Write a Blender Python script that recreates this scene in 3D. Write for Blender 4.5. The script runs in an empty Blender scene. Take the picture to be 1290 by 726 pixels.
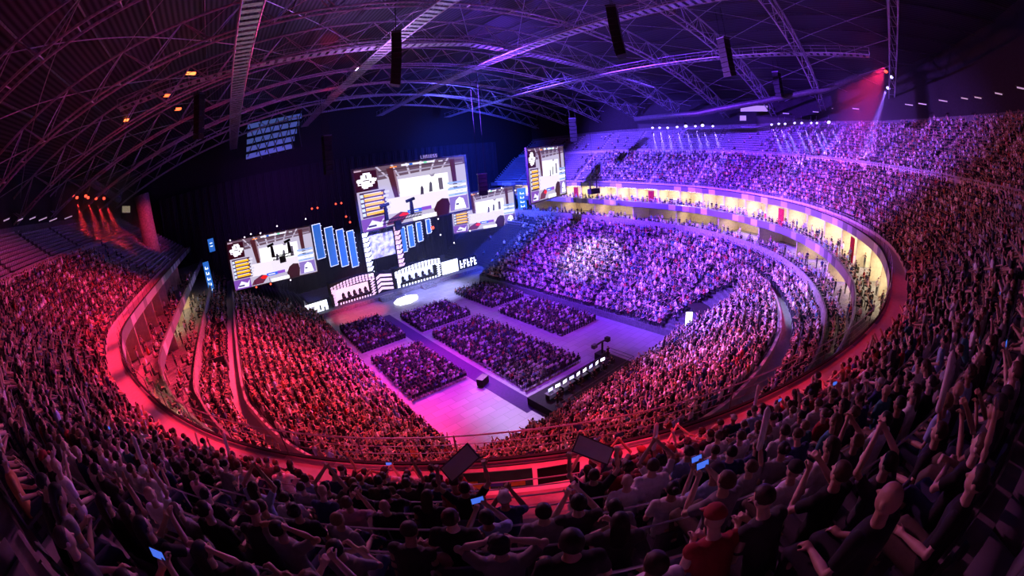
import bpy, bmesh, math, random
import numpy as np
from mathutils import Vector, Matrix
R = math.radians
rnd = random.Random(7)
rng = np.random.default_rng(11)
scene = bpy.context.scene
COL = scene.collection

# ---------------------------------------------------------------- camera (fisheye on the upper deck)
EYE = 27.0; PITCH = R(18); ROLL = R(5); AZ = R(38); FPX = 520.0
cd = bpy.data.cameras.new('camera'); cam = bpy.data.objects.new('camera', cd); COL.objects.link(cam)
cd.type = 'PANO'; cd.sensor_width = 36.0; cd.clip_end = 600; cd.clip_start = 0.05
for tgt in (cd, getattr(cd, 'cycles', None)):
    for k, v in (('panorama_type', 'FISHEYE_EQUISOLID'), ('fisheye_lens', FPX * 36 / 1290), ('fisheye_fov', R(200))):
        try: setattr(tgt, k, v)
        except Exception: pass
cam.matrix_world = (Matrix.Translation((0, 0, EYE)) @ Matrix.Rotation(-AZ, 4, 'Z') @ Matrix.Rotation(math.pi / 2 - PITCH, 4, 'X') @ Matrix.Rotation(-ROLL, 4, 'Z'))
scene.camera = cam
scene.view_settings.view_transform = 'Standard'; scene.view_settings.look = 'None'
scene.view_settings.gamma = 1.0; scene.view_settings.exposure = 0.0; scene.view_settings.use_curve_mapping = False

def proj(P):                                              # the pixel of the 1290x726 photo at which a world point shows
    P = np.atleast_2d(np.asarray(P, float)) - [0, 0, EYE]
    ca, sa = math.cos(AZ), math.sin(AZ)
    ex = P[:, 0] * ca - P[:, 1] * sa; ey = P[:, 0] * sa + P[:, 1] * ca; ez = P[:, 2]
    cp, sp = math.cos(PITCH), math.sin(PITCH)
    fw = ey * cp - ez * sp; up = ey * sp + ez * cp
    c, s = math.cos(ROLL), math.sin(ROLL)
    x, y = c * ex - s * up, s * ex + c * up
    n = np.sqrt(x * x + y * y + fw * fw); th = np.arccos(np.clip(fw / n, -1, 1))
    r = 2 * FPX * np.sin(th / 2); q = np.hypot(x, y) + 1e-9
    return np.stack([645 + r * x / q, 363 - r * y / q], 1)
def unray(px, py):
    x, y = px - 645, -(py - 363); r = math.hypot(x, y); th = 2 * math.asin(r / (2 * FPX))
    d = (x / r * math.sin(th), y / r * math.sin(th), -math.cos(th))
    c, s = math.cos(ROLL), math.sin(ROLL); d = (c * d[0] + s * d[1], -s * d[0] + c * d[1], d[2])
    cp, sp = math.cos(PITCH), math.sin(PITCH); fw, up = -d[2], d[1]
    e = (d[0], fw * cp + up * sp, -fw * sp + up * cp); ca, sa = math.cos(AZ), math.sin(AZ)
    return Vector((e[0] * ca + e[1] * sa, -e[0] * sa + e[1] * ca, e[2]))
def at_z(px, py, z):
    d = unray(px, py); return Vector((0, 0, EYE)) + d * ((z - EYE) / d.z)
def at_D(px, py, D):
    d = unray(px, py); return Vector((0, 0, EYE)) + d * (D / math.hypot(d.x, d.y))

# ---------------------------------------------------------------- materials
MATS = {}
def mat(name, col, rough=.7, metal=0.0, emit=None, es=0.0, noise=.25, nscale=3.0):
    m = bpy.data.materials.new(name); m.use_nodes = True; MATS[name] = m
    nt = m.node_tree; b = nt.nodes['Principled BSDF']
    b.inputs['Roughness'].default_value = rough; b.inputs['Metallic'].default_value = metal
    if noise and emit is None:
        tc = nt.nodes.new('ShaderNodeTexCoord'); n = nt.nodes.new('ShaderNodeTexNoise'); n.inputs['Scale'].default_value = nscale; n.inputs['Detail'].default_value = 5
        nt.links.new(tc.outputs['Object'], n.inputs['Vector'])
        r = nt.nodes.new('ShaderNodeValToRGB'); c0 = [max(0, c * (1 - noise)) for c in col]; c1 = [min(1, c * (1 + noise)) for c in col]
        r.color_ramp.elements[0].position = .35; r.color_ramp.elements[1].position = .65
        r.color_ramp.elements[0].color = (*c0, 1); r.color_ramp.elements[1].color = (*c1, 1)
        nt.links.new(n.outputs['Fac'], r.inputs['Fac']); nt.links.new(r.outputs['Color'], b.inputs['Base Color'])
    else: b.inputs['Base Color'].default_value = (*col, 1)
    if emit is not None:
        b.inputs['Emission Color'].default_value = (*emit, 1); b.inputs['Emission Strength'].default_value = es
    return m
def attr_mat(name, rough=.8, emit=0.0):
    m = bpy.data.materials.new(name); m.use_nodes = True; MATS[name] = m
    nt = m.node_tree; b = nt.nodes['Principled BSDF']; a = nt.nodes.new('ShaderNodeAttribute'); a.attribute_name = 'col'
    b.inputs['Roughness'].default_value = rough
    if emit:
        b.inputs['Base Color'].default_value = (.01, .01, .01, 1)
        nt.links.new(a.outputs['Color'], b.inputs['Emission Color']); b.inputs['Emission Strength'].default_value = emit
    else: nt.links.new(a.outputs['Color'], b.inputs['Base Color'])
    return m
def objcol_mat(name, rough=.8, noise=30.0):
    m = bpy.data.materials.new(name); m.use_nodes = True; MATS[name] = m
    nt = m.node_tree; b = nt.nodes['Principled BSDF']; o = nt.nodes.new('ShaderNodeObjectInfo')
    tc = nt.nodes.new('ShaderNodeTexCoord'); n = nt.nodes.new('ShaderNodeTexNoise'); n.inputs['Scale'].default_value = noise
    mr = nt.nodes.new('ShaderNodeMapRange'); mr.inputs['To Min'].default_value = .7; mr.inputs['To Max'].default_value = 1.25
    mx = nt.nodes.new('ShaderNodeVectorMath'); mx.operation = 'SCALE'
    nt.links.new(tc.outputs['Object'], n.inputs['Vector']); nt.links.new(n.outputs['Fac'], mr.inputs['Value'])
    nt.links.new(o.outputs['Color'], mx.inputs[0]); nt.links.new(mr.outputs['Result'], mx.inputs['Scale'])
    nt.links.new(mx.outputs[0], b.inputs['Base Color']); b.inputs['Roughness'].default_value = rough
    return m
M_conc = mat('concrete', (.30, .29, .30), .85)
M_dark = mat('dark_concrete', (.10, .10, .11), .8)
M_ledge = mat('pale_painted_ledge', (.55, .52, .52), .7, noise=.08)
M_black = mat('black_cloth', (.012, .012, .014), .9)
M_steel = mat('steel', (.30, .30, .32), .45, .6)
M_dsteel = mat('dark_steel', (.09, .09, .10), .5, .5)
M_truss = mat('truss_steel', (.42, .42, .46), .45, .4)
M_rail = mat('rail_metal', (.55, .55, .58), .35, .8)
M_white = mat('white_paint', (.75, .74, .76), .6, noise=.06)
M_cream = mat('cream_wall', (.72, .64, .48), .8, noise=.1)
M_redcl = mat('red_cloth', (.5, .03, .03), .8)
M_seat = mat('seat_plastic', (.10, .10, .13), .45, noise=.1)
M_carpet = mat('violet_carpet', (.05, .015, .10), .9, noise=.1)
M_skin = objcol_mat('skin', .55, 8); M_cloth = objcol_mat('cloth', .85, 14); M_hair = objcol_mat('hair', .6, 60)
M_crowd = attr_mat('crowd_colours', .75); M_disp = attr_mat('display_picture', .5, 1.8)
M_lamp = mat('suite_ceiling_lamp', (.9, .9, .9), emit=(1, .82, .55), es=15)
M_lampdim = mat('suite_dim_lamp', (.9, .9, .9), emit=(1, .72, .42), es=8)
M_led = mat('white_led', (.8, .8, .8), emit=(.78, .82, 1), es=2.3)
M_back = mat('soft_back_light', (.6, .6, .7), emit=(.55, .60, 1), es=1.7)
M_backp = mat('soft_pink_back_light', (.6, .5, .6), emit=(1, .62, .88), es=1.3)
M_ledp = mat('pink_led', (.8, .8, .8), emit=(1, .62, .88), es=1.2)
M_bluled = mat('blue_banner_light', (.1, .3, .6), emit=(.02, .17, .68), es=.75)
M_dash = mat('strip_lamp', (.8, .8, .8), emit=(.62, .40, .66), es=.7)
M_lred = mat('red_lens', (1, .1, .05), emit=(1, .06, .03), es=4)
M_lblue = mat('violet_lens', (.5, .4, 1), emit=(.50, .42, 1), es=4)
M_lwhite = mat('white_lens', (1, 1, 1), emit=(.9, .75, 1), es=5)
M_phone = mat('lit_phone_screen', (.2, .3, .6), emit=(.07, .2, 1), es=.8)
M_glow = mat('lit_white_plastic', (.9, .9, .9), emit=(.8, .85, 1), es=2.2)

# the floor: large dull panels with dark seams and a little gloss
def floor_mat():
    m = mat('arena_floor', (.42, .41, .43), .38, noise=.12, nscale=.25)
    nt = m.node_tree; b = nt.nodes['Principled BSDF']; tc = nt.nodes.new('ShaderNodeTexCoord')
    br = nt.nodes.new('ShaderNodeTexBrick'); br.inputs['Scale'].default_value = 1.0; br.inputs['Mortar Size'].default_value = .03
    br.inputs['Brick Width'].default_value = 2.4; br.inputs['Row Height'].default_value = 1.2
    br.inputs['Color1'].default_value = (.18, .17, .19, 1); br.inputs['Color2'].default_value = (.23, .22, .24, 1); br.inputs['Mortar'].default_value = (.11, .11, .12, 1)
    nt.links.new(tc.outputs['Object'], br.inputs['Vector']); nt.links.new(br.outputs['Color'], b.inputs['Base Color'])
    return m
M_floor = floor_mat()
def fascia_mat():                                          # band of alternating pale and grey square panels
    m = mat('fascia_panels', (.5, .5, .5), .5, noise=0); nt = m.node_tree; b = nt.nodes['Principled BSDF']
    uv = nt.nodes.new('ShaderNodeAttribute'); uv.attribute_name = 'run'
    w = nt.nodes.new('ShaderNodeTexWhiteNoise'); w.noise_dimensions = '1D'
    f = nt.nodes.new('ShaderNodeMath'); f.operation = 'FLOOR'
    nt.links.new(uv.outputs['Fac'], f.inputs[0]); nt.links.new(f.outputs[0], w.inputs['W'])
    r = nt.nodes.new('ShaderNodeValToRGB'); r.color_ramp.interpolation = 'CONSTANT'
    r.color_ramp.elements[0].color = (.16, .16, .19, 1); r.color_ramp.elements[1].position = .4; r.color_ramp.elements[1].color = (.36, .35, .40, 1)
    e = r.color_ramp.elements.new(.78); e.color = (.62, .61, .66, 1)
    nt.links.new(w.outputs['Value'], r.inputs['Fac']); nt.links.new(r.outputs['Color'], b.inputs['Base Color'])
    return m
M_fascia = fascia_mat()
def roof_mat():
    m = mat('corrugated_roof_sheet', (.30, .30, .33), .55, .2, noise=0); nt = m.node_tree; b = nt.nodes['Principled BSDF']
    tc = nt.nodes.new('ShaderNodeTexCoord'); w = nt.nodes.new('ShaderNodeTexWave'); w.bands_direction = 'X'; w.inputs['Scale'].default_value = .55
    r = nt.nodes.new('ShaderNodeValToRGB'); r.color_ramp.elements[0].color = (.006, .006, .008, 1); r.color_ramp.elements[1].color = (.09, .09, .10, 1)
    nt.links.new(tc.outputs['Object'], w.inputs['Vector']); nt.links.new(w.outputs['Fac'], r.inputs['Fac']); nt.links.new(r.outputs['Color'], b.inputs['Base Color'])
    return m
M_roof = roof_mat()

# ---------------------------------------------------------------- mesh helpers
class MB:
    def __init__(s): s.v = []; s.f = []; s.c = []; s.m = []
    def add(s, vs, fs, c=None, mi=0):
        o = len(s.v); s.v += [tuple(p) for p in vs]; s.f += [tuple(i + o for i in f) for f in fs]
        s.c += [c or (.5, .5, .5)] * len(vs); s.m += [mi] * len(fs)
    def box(s, c, d, rot=0.0, col=None, mi=0, M=None):
        hx, hy, hz = d[0] / 2, d[1] / 2, d[2] / 2
        P = [(x, y, z) for z in (-hz, hz) for x, y in ((-hx, -hy), (hx, -hy), (hx, hy), (-hx, hy))]
        cr, sr = math.cos(rot), math.sin(rot)
        P = [(M @ Vector(p)) if M else Vector((p[0] * cr - p[1] * sr + c[0], p[0] * sr + p[1] * cr + c[1], p[2] + c[2])) for p in P]
        s.add(P, [(0, 3, 2, 1), (4, 5, 6, 7), (0, 1, 5, 4), (1, 2, 6, 5), (2, 3, 7, 6), (3, 0, 4, 7)], col, mi)
    def tube(s, pts, r, n=6, mi=0, cap=True, col=None):
        pts = [Vector(p) for p in pts]; k = len(pts); rs = r if isinstance(r, (list, tuple)) else [r] * k
        V = []; up0 = None
        for i, p in enumerate(pts):
            t = (pts[min(i + 1, k - 1)] - pts[max(i - 1, 0)]).normalized()
            up = Vector((0, 0, 1)) if abs(t.z) < .95 else Vector((0, 1, 0))
            a = t.cross(up).normalized(); b = a.cross(t)
            V += [p + (a * math.cos(2 * math.pi * j / n) + b * math.sin(2 * math.pi * j / n)) * rs[i] for j in range(n)]
        F = [(i * n + j, i * n + (j + 1) % n, (i + 1) * n + (j + 1) % n, (i + 1) * n + j) for i in range(k - 1) for j in range(n)]
        if cap: F += [tuple(range(n - 1, -1, -1)), tuple((k - 1) * n + j for j in range(n))]
        s.add(V, F, col, mi)
    def bar(s, a, b, r, n=4, mi=0): s.tube([a, b], r, n, mi)
    def build(s, name, mats, parent=None, col=False, smooth=False, origin=None):
        me = bpy.data.meshes.new(name)
        v = s.v if origin is None else [(p[0] - origin[0], p[1] - origin[1], p[2] - origin[2]) for p in s.v]
        me.from_pydata(v, [], s.f)
        for m in (mats if isinstance(mats, (list, tuple)) else [mats]): me.materials.append(m)
        if any(s.m): me.polygons.foreach_set('material_index', s.m)
        if col:
            a = me.color_attributes.new('col', 'FLOAT_COLOR', 'POINT')
            a.data.foreach_set('color', np.hstack([np.array(s.c, float), np.ones((len(s.c), 1))]).ravel())
        if smooth: me.polygons.foreach_set('use_smooth', [True] * len(me.polygons))
        me.update(); o = bpy.data.objects.new(name, me); COL.objects.link(o)
        if origin is not None: o.location = origin
        if parent is not None: o.parent = parent
        return o
def tag(o, label=None, cat=None, group=None, kind=None):
    if label: o['label'] = label
    if cat: o['category'] = cat
    if group: o['group'] = group
    if kind: o['kind'] = kind
    return o
def struct(o, label=None): return tag(o, label, None, None, 'structure')
def empty(name, loc=(0, 0, 0), rz=0.0, label=None, cat=None, group=None):
    o = bpy.data.objects.new(name, None); COL.objects.link(o); o.location = loc; o.rotation_euler = (0, 0, rz)
    return tag(o, label, cat, group)
def kids_of(root, store={}):
    return list(root.children)
def dup(root, kids, loc, rz, label=None, group=None, scale=None):
    r = root.copy(); COL.objects.link(r); r.location = loc; r.rotation_euler = (0, 0, rz)
    if scale: r.scale = (scale,) * 3
    if label: r['label'] = label
    if group: r['group'] = group
    out = []
    for k, sub in kids:
        c = k.copy(); COL.objects.link(c); c.parent = r; out.append(c)
        for g in sub:
            d = g.copy(); COL.objects.link(d); d.parent = c
    return r, out
ORD = ['zeroth', 'first', 'second', 'third', 'fourth', 'fifth', 'sixth', 'seventh', 'eighth', 'ninth', 'tenth', 'eleventh', 'twelfth', 'thirteenth', 'fourteenth', 'fifteenth', 'sixteenth', 'seventeenth', 'eighteenth', 'nineteenth', 'twentieth']
def ordn(n):
    if n < len(ORD): return ORD[n]
    return f"{n}{'th' if 10 <= n % 100 <= 20 else {1: 'st', 2: 'nd', 3: 'rd'}.get(n % 10, 'th')}"

# ---------------------------------------------------------------- plan of the bowl
CX = 31.8
half = [(-13, 104), (-13, 90), (-13, 70), (-13.1, 52), (-13, 37), (-11.8, 31.0), (-9.9, 25.2), (-7.6, 20.4), (-5.0, 15.9), (-2.2, 12.2), (1.0, 9.1), (4.5, 6.4), (8.5, 3.7), (13.6, 1.2), (18.7, -.7), (24, -1.9), (31.8, -2.4)]
ctrl = half + [(2 * CX - x, y) for x, y in half[-2::-1]]
def catmull(P, n=12):
    P = [np.array(p, float) for p in P]; P = [2 * P[0] - P[1]] + P + [2 * P[-1] - P[-2]]; out = []
    for i in range(1, len(P) - 2):
        for k in range(n):
            t = k / n; a, b, c, d = P[i - 1:i + 3]
            out.append(.5 * ((2 * b) + (c - a) * t + (2 * a - 5 * b + 4 * c - d) * t * t + (3 * b - a - 3 * c + d) * t ** 3))
    out.append(P[-2]); return np.array(out)
def resample(P, step):
    d = np.r_[0, np.cumsum(np.linalg.norm(np.diff(P, axis=0), axis=1))]; n = int(round(d[-1] / step)); s = np.linspace(0, d[-1], n + 1)
    return np.stack([np.interp(s, d, P[:, k]) for k in range(P.shape[1])], 1), s
RIM, RS = resample(catmull(ctrl), .5)
T = np.gradient(RIM, axis=0); T /= np.linalg.norm(T, axis=1)[:, None]
NRM = np.stack([T[:, 1], -T[:, 0]], 1)                      # outward?
if (NRM[0] @ np.array([-1.0, 0])) < 0: NRM = -NRM
for _ in range(6): NRM[1:-1] = (NRM[:-2] + NRM[1:-1] * 2 + NRM[2:]) / 4
NRM /= np.linalg.norm(NRM, axis=1)[:, None]
NS = len(RIM)
def off(d): return RIM + NRM * d
WALL = off(-5.0)
# inner edge (floor rectangle) matched with the rim
LX, RX, NY = 13.5, 50.4, 25.5
def inner_curve():
    ic = np.zeros_like(RIM)
    li = int(np.argmin(np.abs(RIM[:NS // 2, 1] - 37))); mi_ = NS // 2
    path = np.array([(LX, 37), (LX, 27), (LX + .4, 26.0), (LX + 1.3, NY), (CX, NY)], float)
    pd = np.r_[0, np.cumsum(np.linalg.norm(np.diff(path, axis=0), axis=1))]
    for i in range(mi_ + 1):
        if i <= li: ic[i] = (LX, RIM[i, 1])
        else:
            u = (RS[i] - RS[li]) / (RS[mi_] - RS[li]) * pd[-1]
            ic[i] = (np.interp(u, pd, path[:, 0]), np.interp(u, pd, path[:, 1]))
    for i in range(mi_ + 1, NS): j = NS - 1 - i; ic[i] = (LX + RX - ic[j, 0] if False else 2 * ((LX + RX) / 2) - ic[j, 0], ic[j, 1])
    return ic
INN = inner_curve()
_m = RIM[:, 0] > CX; _q = np.clip((RIM[:, 1] - 76) / 5, 0, 1); INN[:, 0] += np.where(_m, 7.0 * _q * _q * (3 - 2 * _q), 0)
def lower(t): return INN * (1 - t) + WALL * t

def loft(rows, closed=False):                              # rows: list of (curve Nx2, z) -> quad strips
    mb = MB(); n = len(rows[0][0]); V = []
    for c, z in rows: V += [(p[0], p[1], z) for p in c]
    F = [(r * n + i, r * n + i + 1, (r + 1) * n + i + 1, (r + 1) * n + i) for r in range(len(rows) - 1) for i in range(n - 1)]
    mb.add(V, F); return mb
def sl(c, a, b, st=1): return c[a:b:st]

# ---------------------------------------------------------------- floor, terraces, ledges
f = MB(); f.box((CX, 60, -.15), (120, 130, .3)); struct(f.build('floor', M_floor), 'pale panelled arena floor under the stands and blocks')
# lower bowl terrace
NLOW = 18; LT0, LT1 = .05, .78; LZ0, LZ1 = 1.0, 9.3
rows = [(lower(0), 0.0), (lower(0), 1.1), (lower(.012), 1.1), (lower(.012), LZ0 - .2)]
lowrows = []
for k in range(NLOW):
    t0 = LT0 - .035 + (LT1 - LT0 + .035) * k / NLOW; t1 = LT0 - .035 + (LT1 - LT0 + .035) * (k + 1) / NLOW; z = LZ0 + (LZ1 - LZ0) * k / (NLOW - 1)
    rows += [(lower(t0), z), (lower(t1), z)]; lowrows.append(((t0 + t1) / 2, z))
struct(loft(rows).build('floor_lower_stand', M_dark), 'stepped concrete terrace of the lower stand')
struct(loft([(lower(LT1), LZ1), (lower(.88), LZ1)]).build('floor_concourse', M_ledge), 'pale ring walkway between lower stand and club rows')
struct(loft([(lower(LT1 + .006), LZ1), (lower(LT1 + .006), LZ1 + .9), (lower(LT1 + .018), LZ1 + .9), (lower(LT1 + .018), LZ1)]).build('wall_concourse', M_ledge), 'low pale wall along the ring walkway')
rows = []; clubrows = []
for k in range(3):
    t0 = .865 + .045 * k; rows += [(lower(t0), 9.5 + .45 * k), (lower(t0 + .045), 9.5 + .45 * k)]; clubrows.append((t0 + .022, 9.5 + .45 * k))
struct(loft(rows).build('floor_club_rows', M_dark), 'two stepped club rows below the suites')
# suite levels (cross section measured from the rim line)
struct(loft([(WALL, 9.0), (WALL, 12.9), (off(-4.8), 12.9), (off(-4.8), 12.1), (off(5.5), 12.1)]).build('wall_suite_lower', M_fascia if False else M_conc), 'concrete wall and floor of the lower suites')
struct(loft([(off(-4.0), 11.5), (off(2.0), 11.5)]).build('trim_1', M_dark))
def fascia(name, d, z0, z1, thick, label):
    mb = loft([(off(d + thick), z0), (off(d), z0), (off(d), z1), (off(d + thick), z1)])
    o = mb.build(name, M_fascia); a = o.data.attributes.new('run', 'FLOAT', 'POINT')
    a.data.foreach_set('value', np.tile(RS / 1.7, 4)); return struct(o, label)
fascia('trim_2', -2.6, 15.3, 16.35, .25, 'panelled balcony front of the upper suites')
fascia('trim_3', 0.0, 19.05, 20.05, .25, 'panelled fascia below the upper deck rim')
struct(loft([(off(-2.4), 15.7), (off(5.5), 15.7), (off(5.5), 15.2), (off(-2.4), 15.2), (off(-2.4), 15.7)]).build('floor_upper_suites', M_conc), 'floor slab of the upper suites')
struct(loft([(off(5.2), 12.1), (off(5.2), 15.2)]).build('wall_suite_back_lower', M_cream), 'cream back wall of the lower suites')
struct(loft([(off(5.2), 15.7), (off(5.2), 19.1)]).build('wall_suite_back_upper', M_cream), 'cream back wall of the upper suites')
struct(loft([(off(.1), 19.1), (off(5.6), 19.1)]).build('ceiling_suites', M_white), 'ceiling slab over the upper suites')
# upper deck
DZ = 20.0; UW = 1.5; NUP = 13; TREAD = .70; RISE = .525
struct(loft([(off(-.02), DZ - .02), (off(-.02), DZ + .10), (off(.08), DZ + .10), (off(.08), DZ)]).build('trim_4', M_black), 'dark kerb along the upper deck rim')
struct(loft([(off(.1), DZ), (off(UW), DZ), (off(UW), DZ + .3)]).build('floor_rim_walkway', M_ledge), 'smooth walkway ring behind the upper deck rim')
rows = []; uprows = []
for k in range(NUP):
    z = DZ + .3 + RISE * k; d0 = UW + TREAD * k; rows += [(off(d0), z), (off(d0 + TREAD), z)]; uprows.append((d0 + TREAD * .5, z))
WD0 = UW + TREAD * NUP; WZ = DZ + .3 + RISE * NUP
rows += [(off(WD0), WZ - .1), (off(WD0 + 1.6), WZ - .1), (off(WD0 + 1.6), WZ + .95), (off(WD0 + 1.8), WZ + .95), (off(WD0 + 1.8), WZ + .3)]
struct(loft(rows).build('floor_upper_deck', M_conc), 'stepped concrete terrace of the steep upper deck')
struct(loft([(off(WD0 + 1.58), WZ - .1), (off(WD0 + 1.58), WZ + .6), (off(WD0 + 1.85), WZ + .6)]).build('wall_mid_walkway', M_ledge), 'pale wall between the two upper deck tiers')
rows = []; toprows = []; NTOP = 20; TD0 = WD0 + 1.8
# number of rows of the top tier falls off towards the stage end
ny = np.clip(np.interp(RIM[:, 1], [-3, 12, 40, 104], [19, 15, 11, 9]), 7, 20) - np.where(RIM[:, 0] < 10, 1.0, 0)
for k in range(NTOP):
    z = WZ + .3 + RISE * k; d0 = TD0 + TREAD * k; toprows.append((d0 + TREAD * .5, z))
def toploft():
    mb = MB(); rr = []
    for k in range(NTOP): rr += [(TD0 + TREAD * k, WZ + .3 + RISE * k, k), (TD0 + TREAD * (k + 1), WZ + .3 + RISE * k, k)]
    V = []
    for d, z, k in rr:
        kk = np.minimum(k, ny); full = (k <= ny)
        dd = np.where(full, d, TD0 + TREAD * ny); zz = np.where(full, z, WZ + .3 + RISE * ny)
        P = RIM + NRM * dd[:, None]; V += [(P[i, 0], P[i, 1], zz[i]) for i in range(NS)]
    for extra in (0.9, 14):
        P = RIM + NRM * (TD0 + TREAD * ny + .05)[:, None]; V += [(P[i, 0], P[i, 1], WZ + .3 + RISE * ny[i] + extra) for i in range(NS)]
    n = NS; F = [(r * n + i, r * n + i + 1, (r + 1) * n + i + 1, (r + 1) * n + i) for r in range(len(rr) + 1) for i in range(n - 1)]
    mb.add(V, F, None); mb.m = [1 if i >= (len(rr)) * (n - 1) else 0 for i in range(len(F))]
    return mb
struct(toploft().build('floor_top_tier', [M_dark, M_black]), 'stepped terrace of the top tier and dark wall above it')

# ---------------------------------------------------------------- spectators: who sits where
S_pos, S_dir, S_tier, S_row, S_i = [], [], [], [], []
def seat_row(curve, z, tier, row, pitch, aisle, aw, keep, jig=.03, inward=None):
    cd_ = np.r_[0, np.cumsum(np.linalg.norm(np.diff(curve, axis=0), axis=1))]; P, s = resample(curve, pitch); n = len(P); u = np.interp(s, cd_, RS); t = np.gradient(P, axis=0); t /= np.linalg.norm(t, axis=1)[:, None]
    nin = np.stack([-t[:, 1], t[:, 0]], 1)
    if np.dot(nin[0], (1, 0)) < 0: nin = -nin
    for i in range(n):
        if aisle and (u[i] % aisle) < aw: continue
        k = keep(P[i, 0], P[i, 1], u[i])
        if k <= 0: continue
        S_pos.append((P[i, 0], P[i, 1], z, k)); S_dir.append(math.atan2(nin[i, 1], nin[i, 0]) - math.pi / 2); S_tier.append(tier); S_row.append(row); S_i.append(i)
def tunnel(x, y): return 49.0 < x < 57.0 and 19.0 < y < 30.0 and abs((x - 50.4) - (25.5 - y)) < 4.2
def k_low(x, y, u):
    if tunnel(x, y): return 0
    if y > (84 if x < CX else 74): return 0.04 if y < 90 else 0.001
    if y > (78 if x < CX else 69): return .75
    return .965
for k, (t, z) in enumerate(lowrows): seat_row(lower(t), z, 'low', k, .62, 12.0, .6, k_low)
for k, (t, z) in enumerate(clubrows): seat_row(lower(t), z, 'club', k, .55, 12.0, .8, lambda x, y, u: 0 if (x < 0 and (abs(y - 60.7) < 1.2 or abs(y - 46) < 1.2)) else (.93 if y < 76 else .4))
GAPA, GAPB = at_z(592, 606, DZ + .5), at_z(742, 596, DZ + .5)
def k_up(x, y, u):
    if GAPA.x < x < GAPB.x and y > 1 and (x * .6 + y * .8) > (GAPA.x * .6 + GAPA.y * .8) - 1.05: return 0
    if x < CX: return .96 if y < 48 else (.75 if y < 56 else (.15 if y < 64 else .001))
    return .96 if y < 52 else (.88 if y < 64 else (.3 if y < 72 else .001))
for k, (d, z) in enumerate(uprows): seat_row(off(d), z, 'up', k, .47, 11.0, .8, k_up)
def k_top(row):
    def g(x, y, u):
        if x < 10: return .001 if y > 14 else .6
        return .95 if y < 6 else (.85 if y < 14 else (.30 if y < 24 else .03))
    return g
NYI = lambda P: None
for k, (d, z) in enumerate(toprows):
    def kk(x, y, u, k=k): return 0 if k > np.interp(u, RS, ny) - .6 else k_top(k)(x, y, u)
    seat_row(off(d), z, 'top', k, .47, 11.0, .8, kk)
seatP = np.array(S_pos); seatD = np.array(S_dir); tier = np.array(S_tier); rown = np.array(S_row)
# blocks of chairs on the floor: (x0,x1,y0,y1)
BLK = [(15.1, 23.4, 59.8, 73.2), (15.1, 23.4, 41.2, 56.0), (26.4, 36.6, 59.8, 69.6), (26.6, 36.4, 33.2, 57.0), (41.0, 49.2, 59.6, 73.4), (40.4, 48.8, 40.8, 57.0)]
fl = []
for bi, (x0, x1, y0, y1) in enumerate(BLK):
    nr = int((y1 - y0) / .95); nc = int((x1 - x0) / .54)
    for r_ in range(nr):
        for c_ in range(nc): fl.append((x0 + (c_ + .5) * (x1 - x0) / nc, y0 + r_ * .95, 0.0, bi, r_, c_))
fl = np.array(fl)
occ = rng.random(len(seatP)) < seatP[:, 3]
pix = proj(seatP[:, :3] + [0, 0, 1.1])
inframe = (pix[:, 0] > -70) & (pix[:, 0] < 1360) & (pix[:, 1] > -70) & (pix[:, 1] < 830)
dist = np.linalg.norm(seatP[:, :3] + [0, 0, 1.1] - [0, 0, EYE], axis=1)
notcam = dist > 1.9
occ &= inframe & notcam
mouth = (pix[:, 0] > 598) & (pix[:, 0] < 738) & (pix[:, 1] < 632) & (tier == 'up') & (seatP[:, 1] < 12) & (dist < 14)
occ &= ~mouth
_pp = at_D(190, 300, 86); pil = np.hypot(seatP[:, 0] - _pp.x, seatP[:, 1] - _pp.y) < 2.4; occ &= ~pil
# lower stand rows hidden under the near rim are left out
print('SEATS', len(seatP), 'in frame', int(inframe.sum()), 'people', int(occ.sum()), 'floor', len(fl))

# ---------------------------------------------------------------- crowd prototypes (quads only)
def csphere(c, r, n=2):
    out = []; F = []; key = {}
    def vid(p):
        k = tuple(round(q, 5) for q in p)
        if k not in key: key[k] = len(out); out.append(p)
        return key[k]
    for ax in range(3):
        for sg in (-1, 1):
            g = [[None] * (n + 1) for _ in range(n + 1)]
            for i in range(n + 1):
                for j in range(n + 1):
                    p = [0, 0, 0]; p[ax] = sg; p[(ax + 1) % 3] = -1 + 2 * i / n; p[(ax + 2) % 3] = -1 + 2 * j / n
                    q = Vector(p).normalized(); g[i][j] = vid((q.x, q.y, q.z))
            for i in range(n):
                for j in range(n):
                    q = (g[i][j], g[i + 1][j], g[i + 1][j + 1], g[i][j + 1]); F.append(q if sg > 0 else q[::-1])
    rr = r if isinstance(r, tuple) else (r, r, r)
    return [(c[0] + p[0] * rr[0], c[1] + p[1] * rr[1], c[2] + p[2] * rr[2]) for p in out], F
class Proto:
    def __init__(s): s.v = []; s.f = []; s.p = []
    def add(s, vf, part):
        o = len(s.v); s.v += list(vf[0]); s.f += [tuple(i + o for i in q) for q in vf[1]]; s.p += [part] * len(vf[0])
    def tube(s, pts, rs, part, n=6, flat=1.0):
        pts = [Vector(p) for p in pts]; V = []
        for i, p in enumerate(pts):
            t = (pts[min(i + 1, len(pts) - 1)] - pts[max(i - 1, 0)]).normalized(); a = t.cross(Vector((0, 1, 0)) if abs(t.y) < .9 else Vector((0, 0, 1))).normalized(); b = a.cross(t)
            V += [tuple(p + (a * math.cos(2 * math.pi * j / n) + b * math.sin(2 * math.pi * j / n) * flat) * rs[i]) for j in range(n)]
        F = [(i * n + j, i * n + (j + 1) % n, (i + 1) * n + (j + 1) % n, (i + 1) * n + j) for i in range(len(pts) - 1) for j in range(n)]
        s.add((V, F), part)
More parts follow.
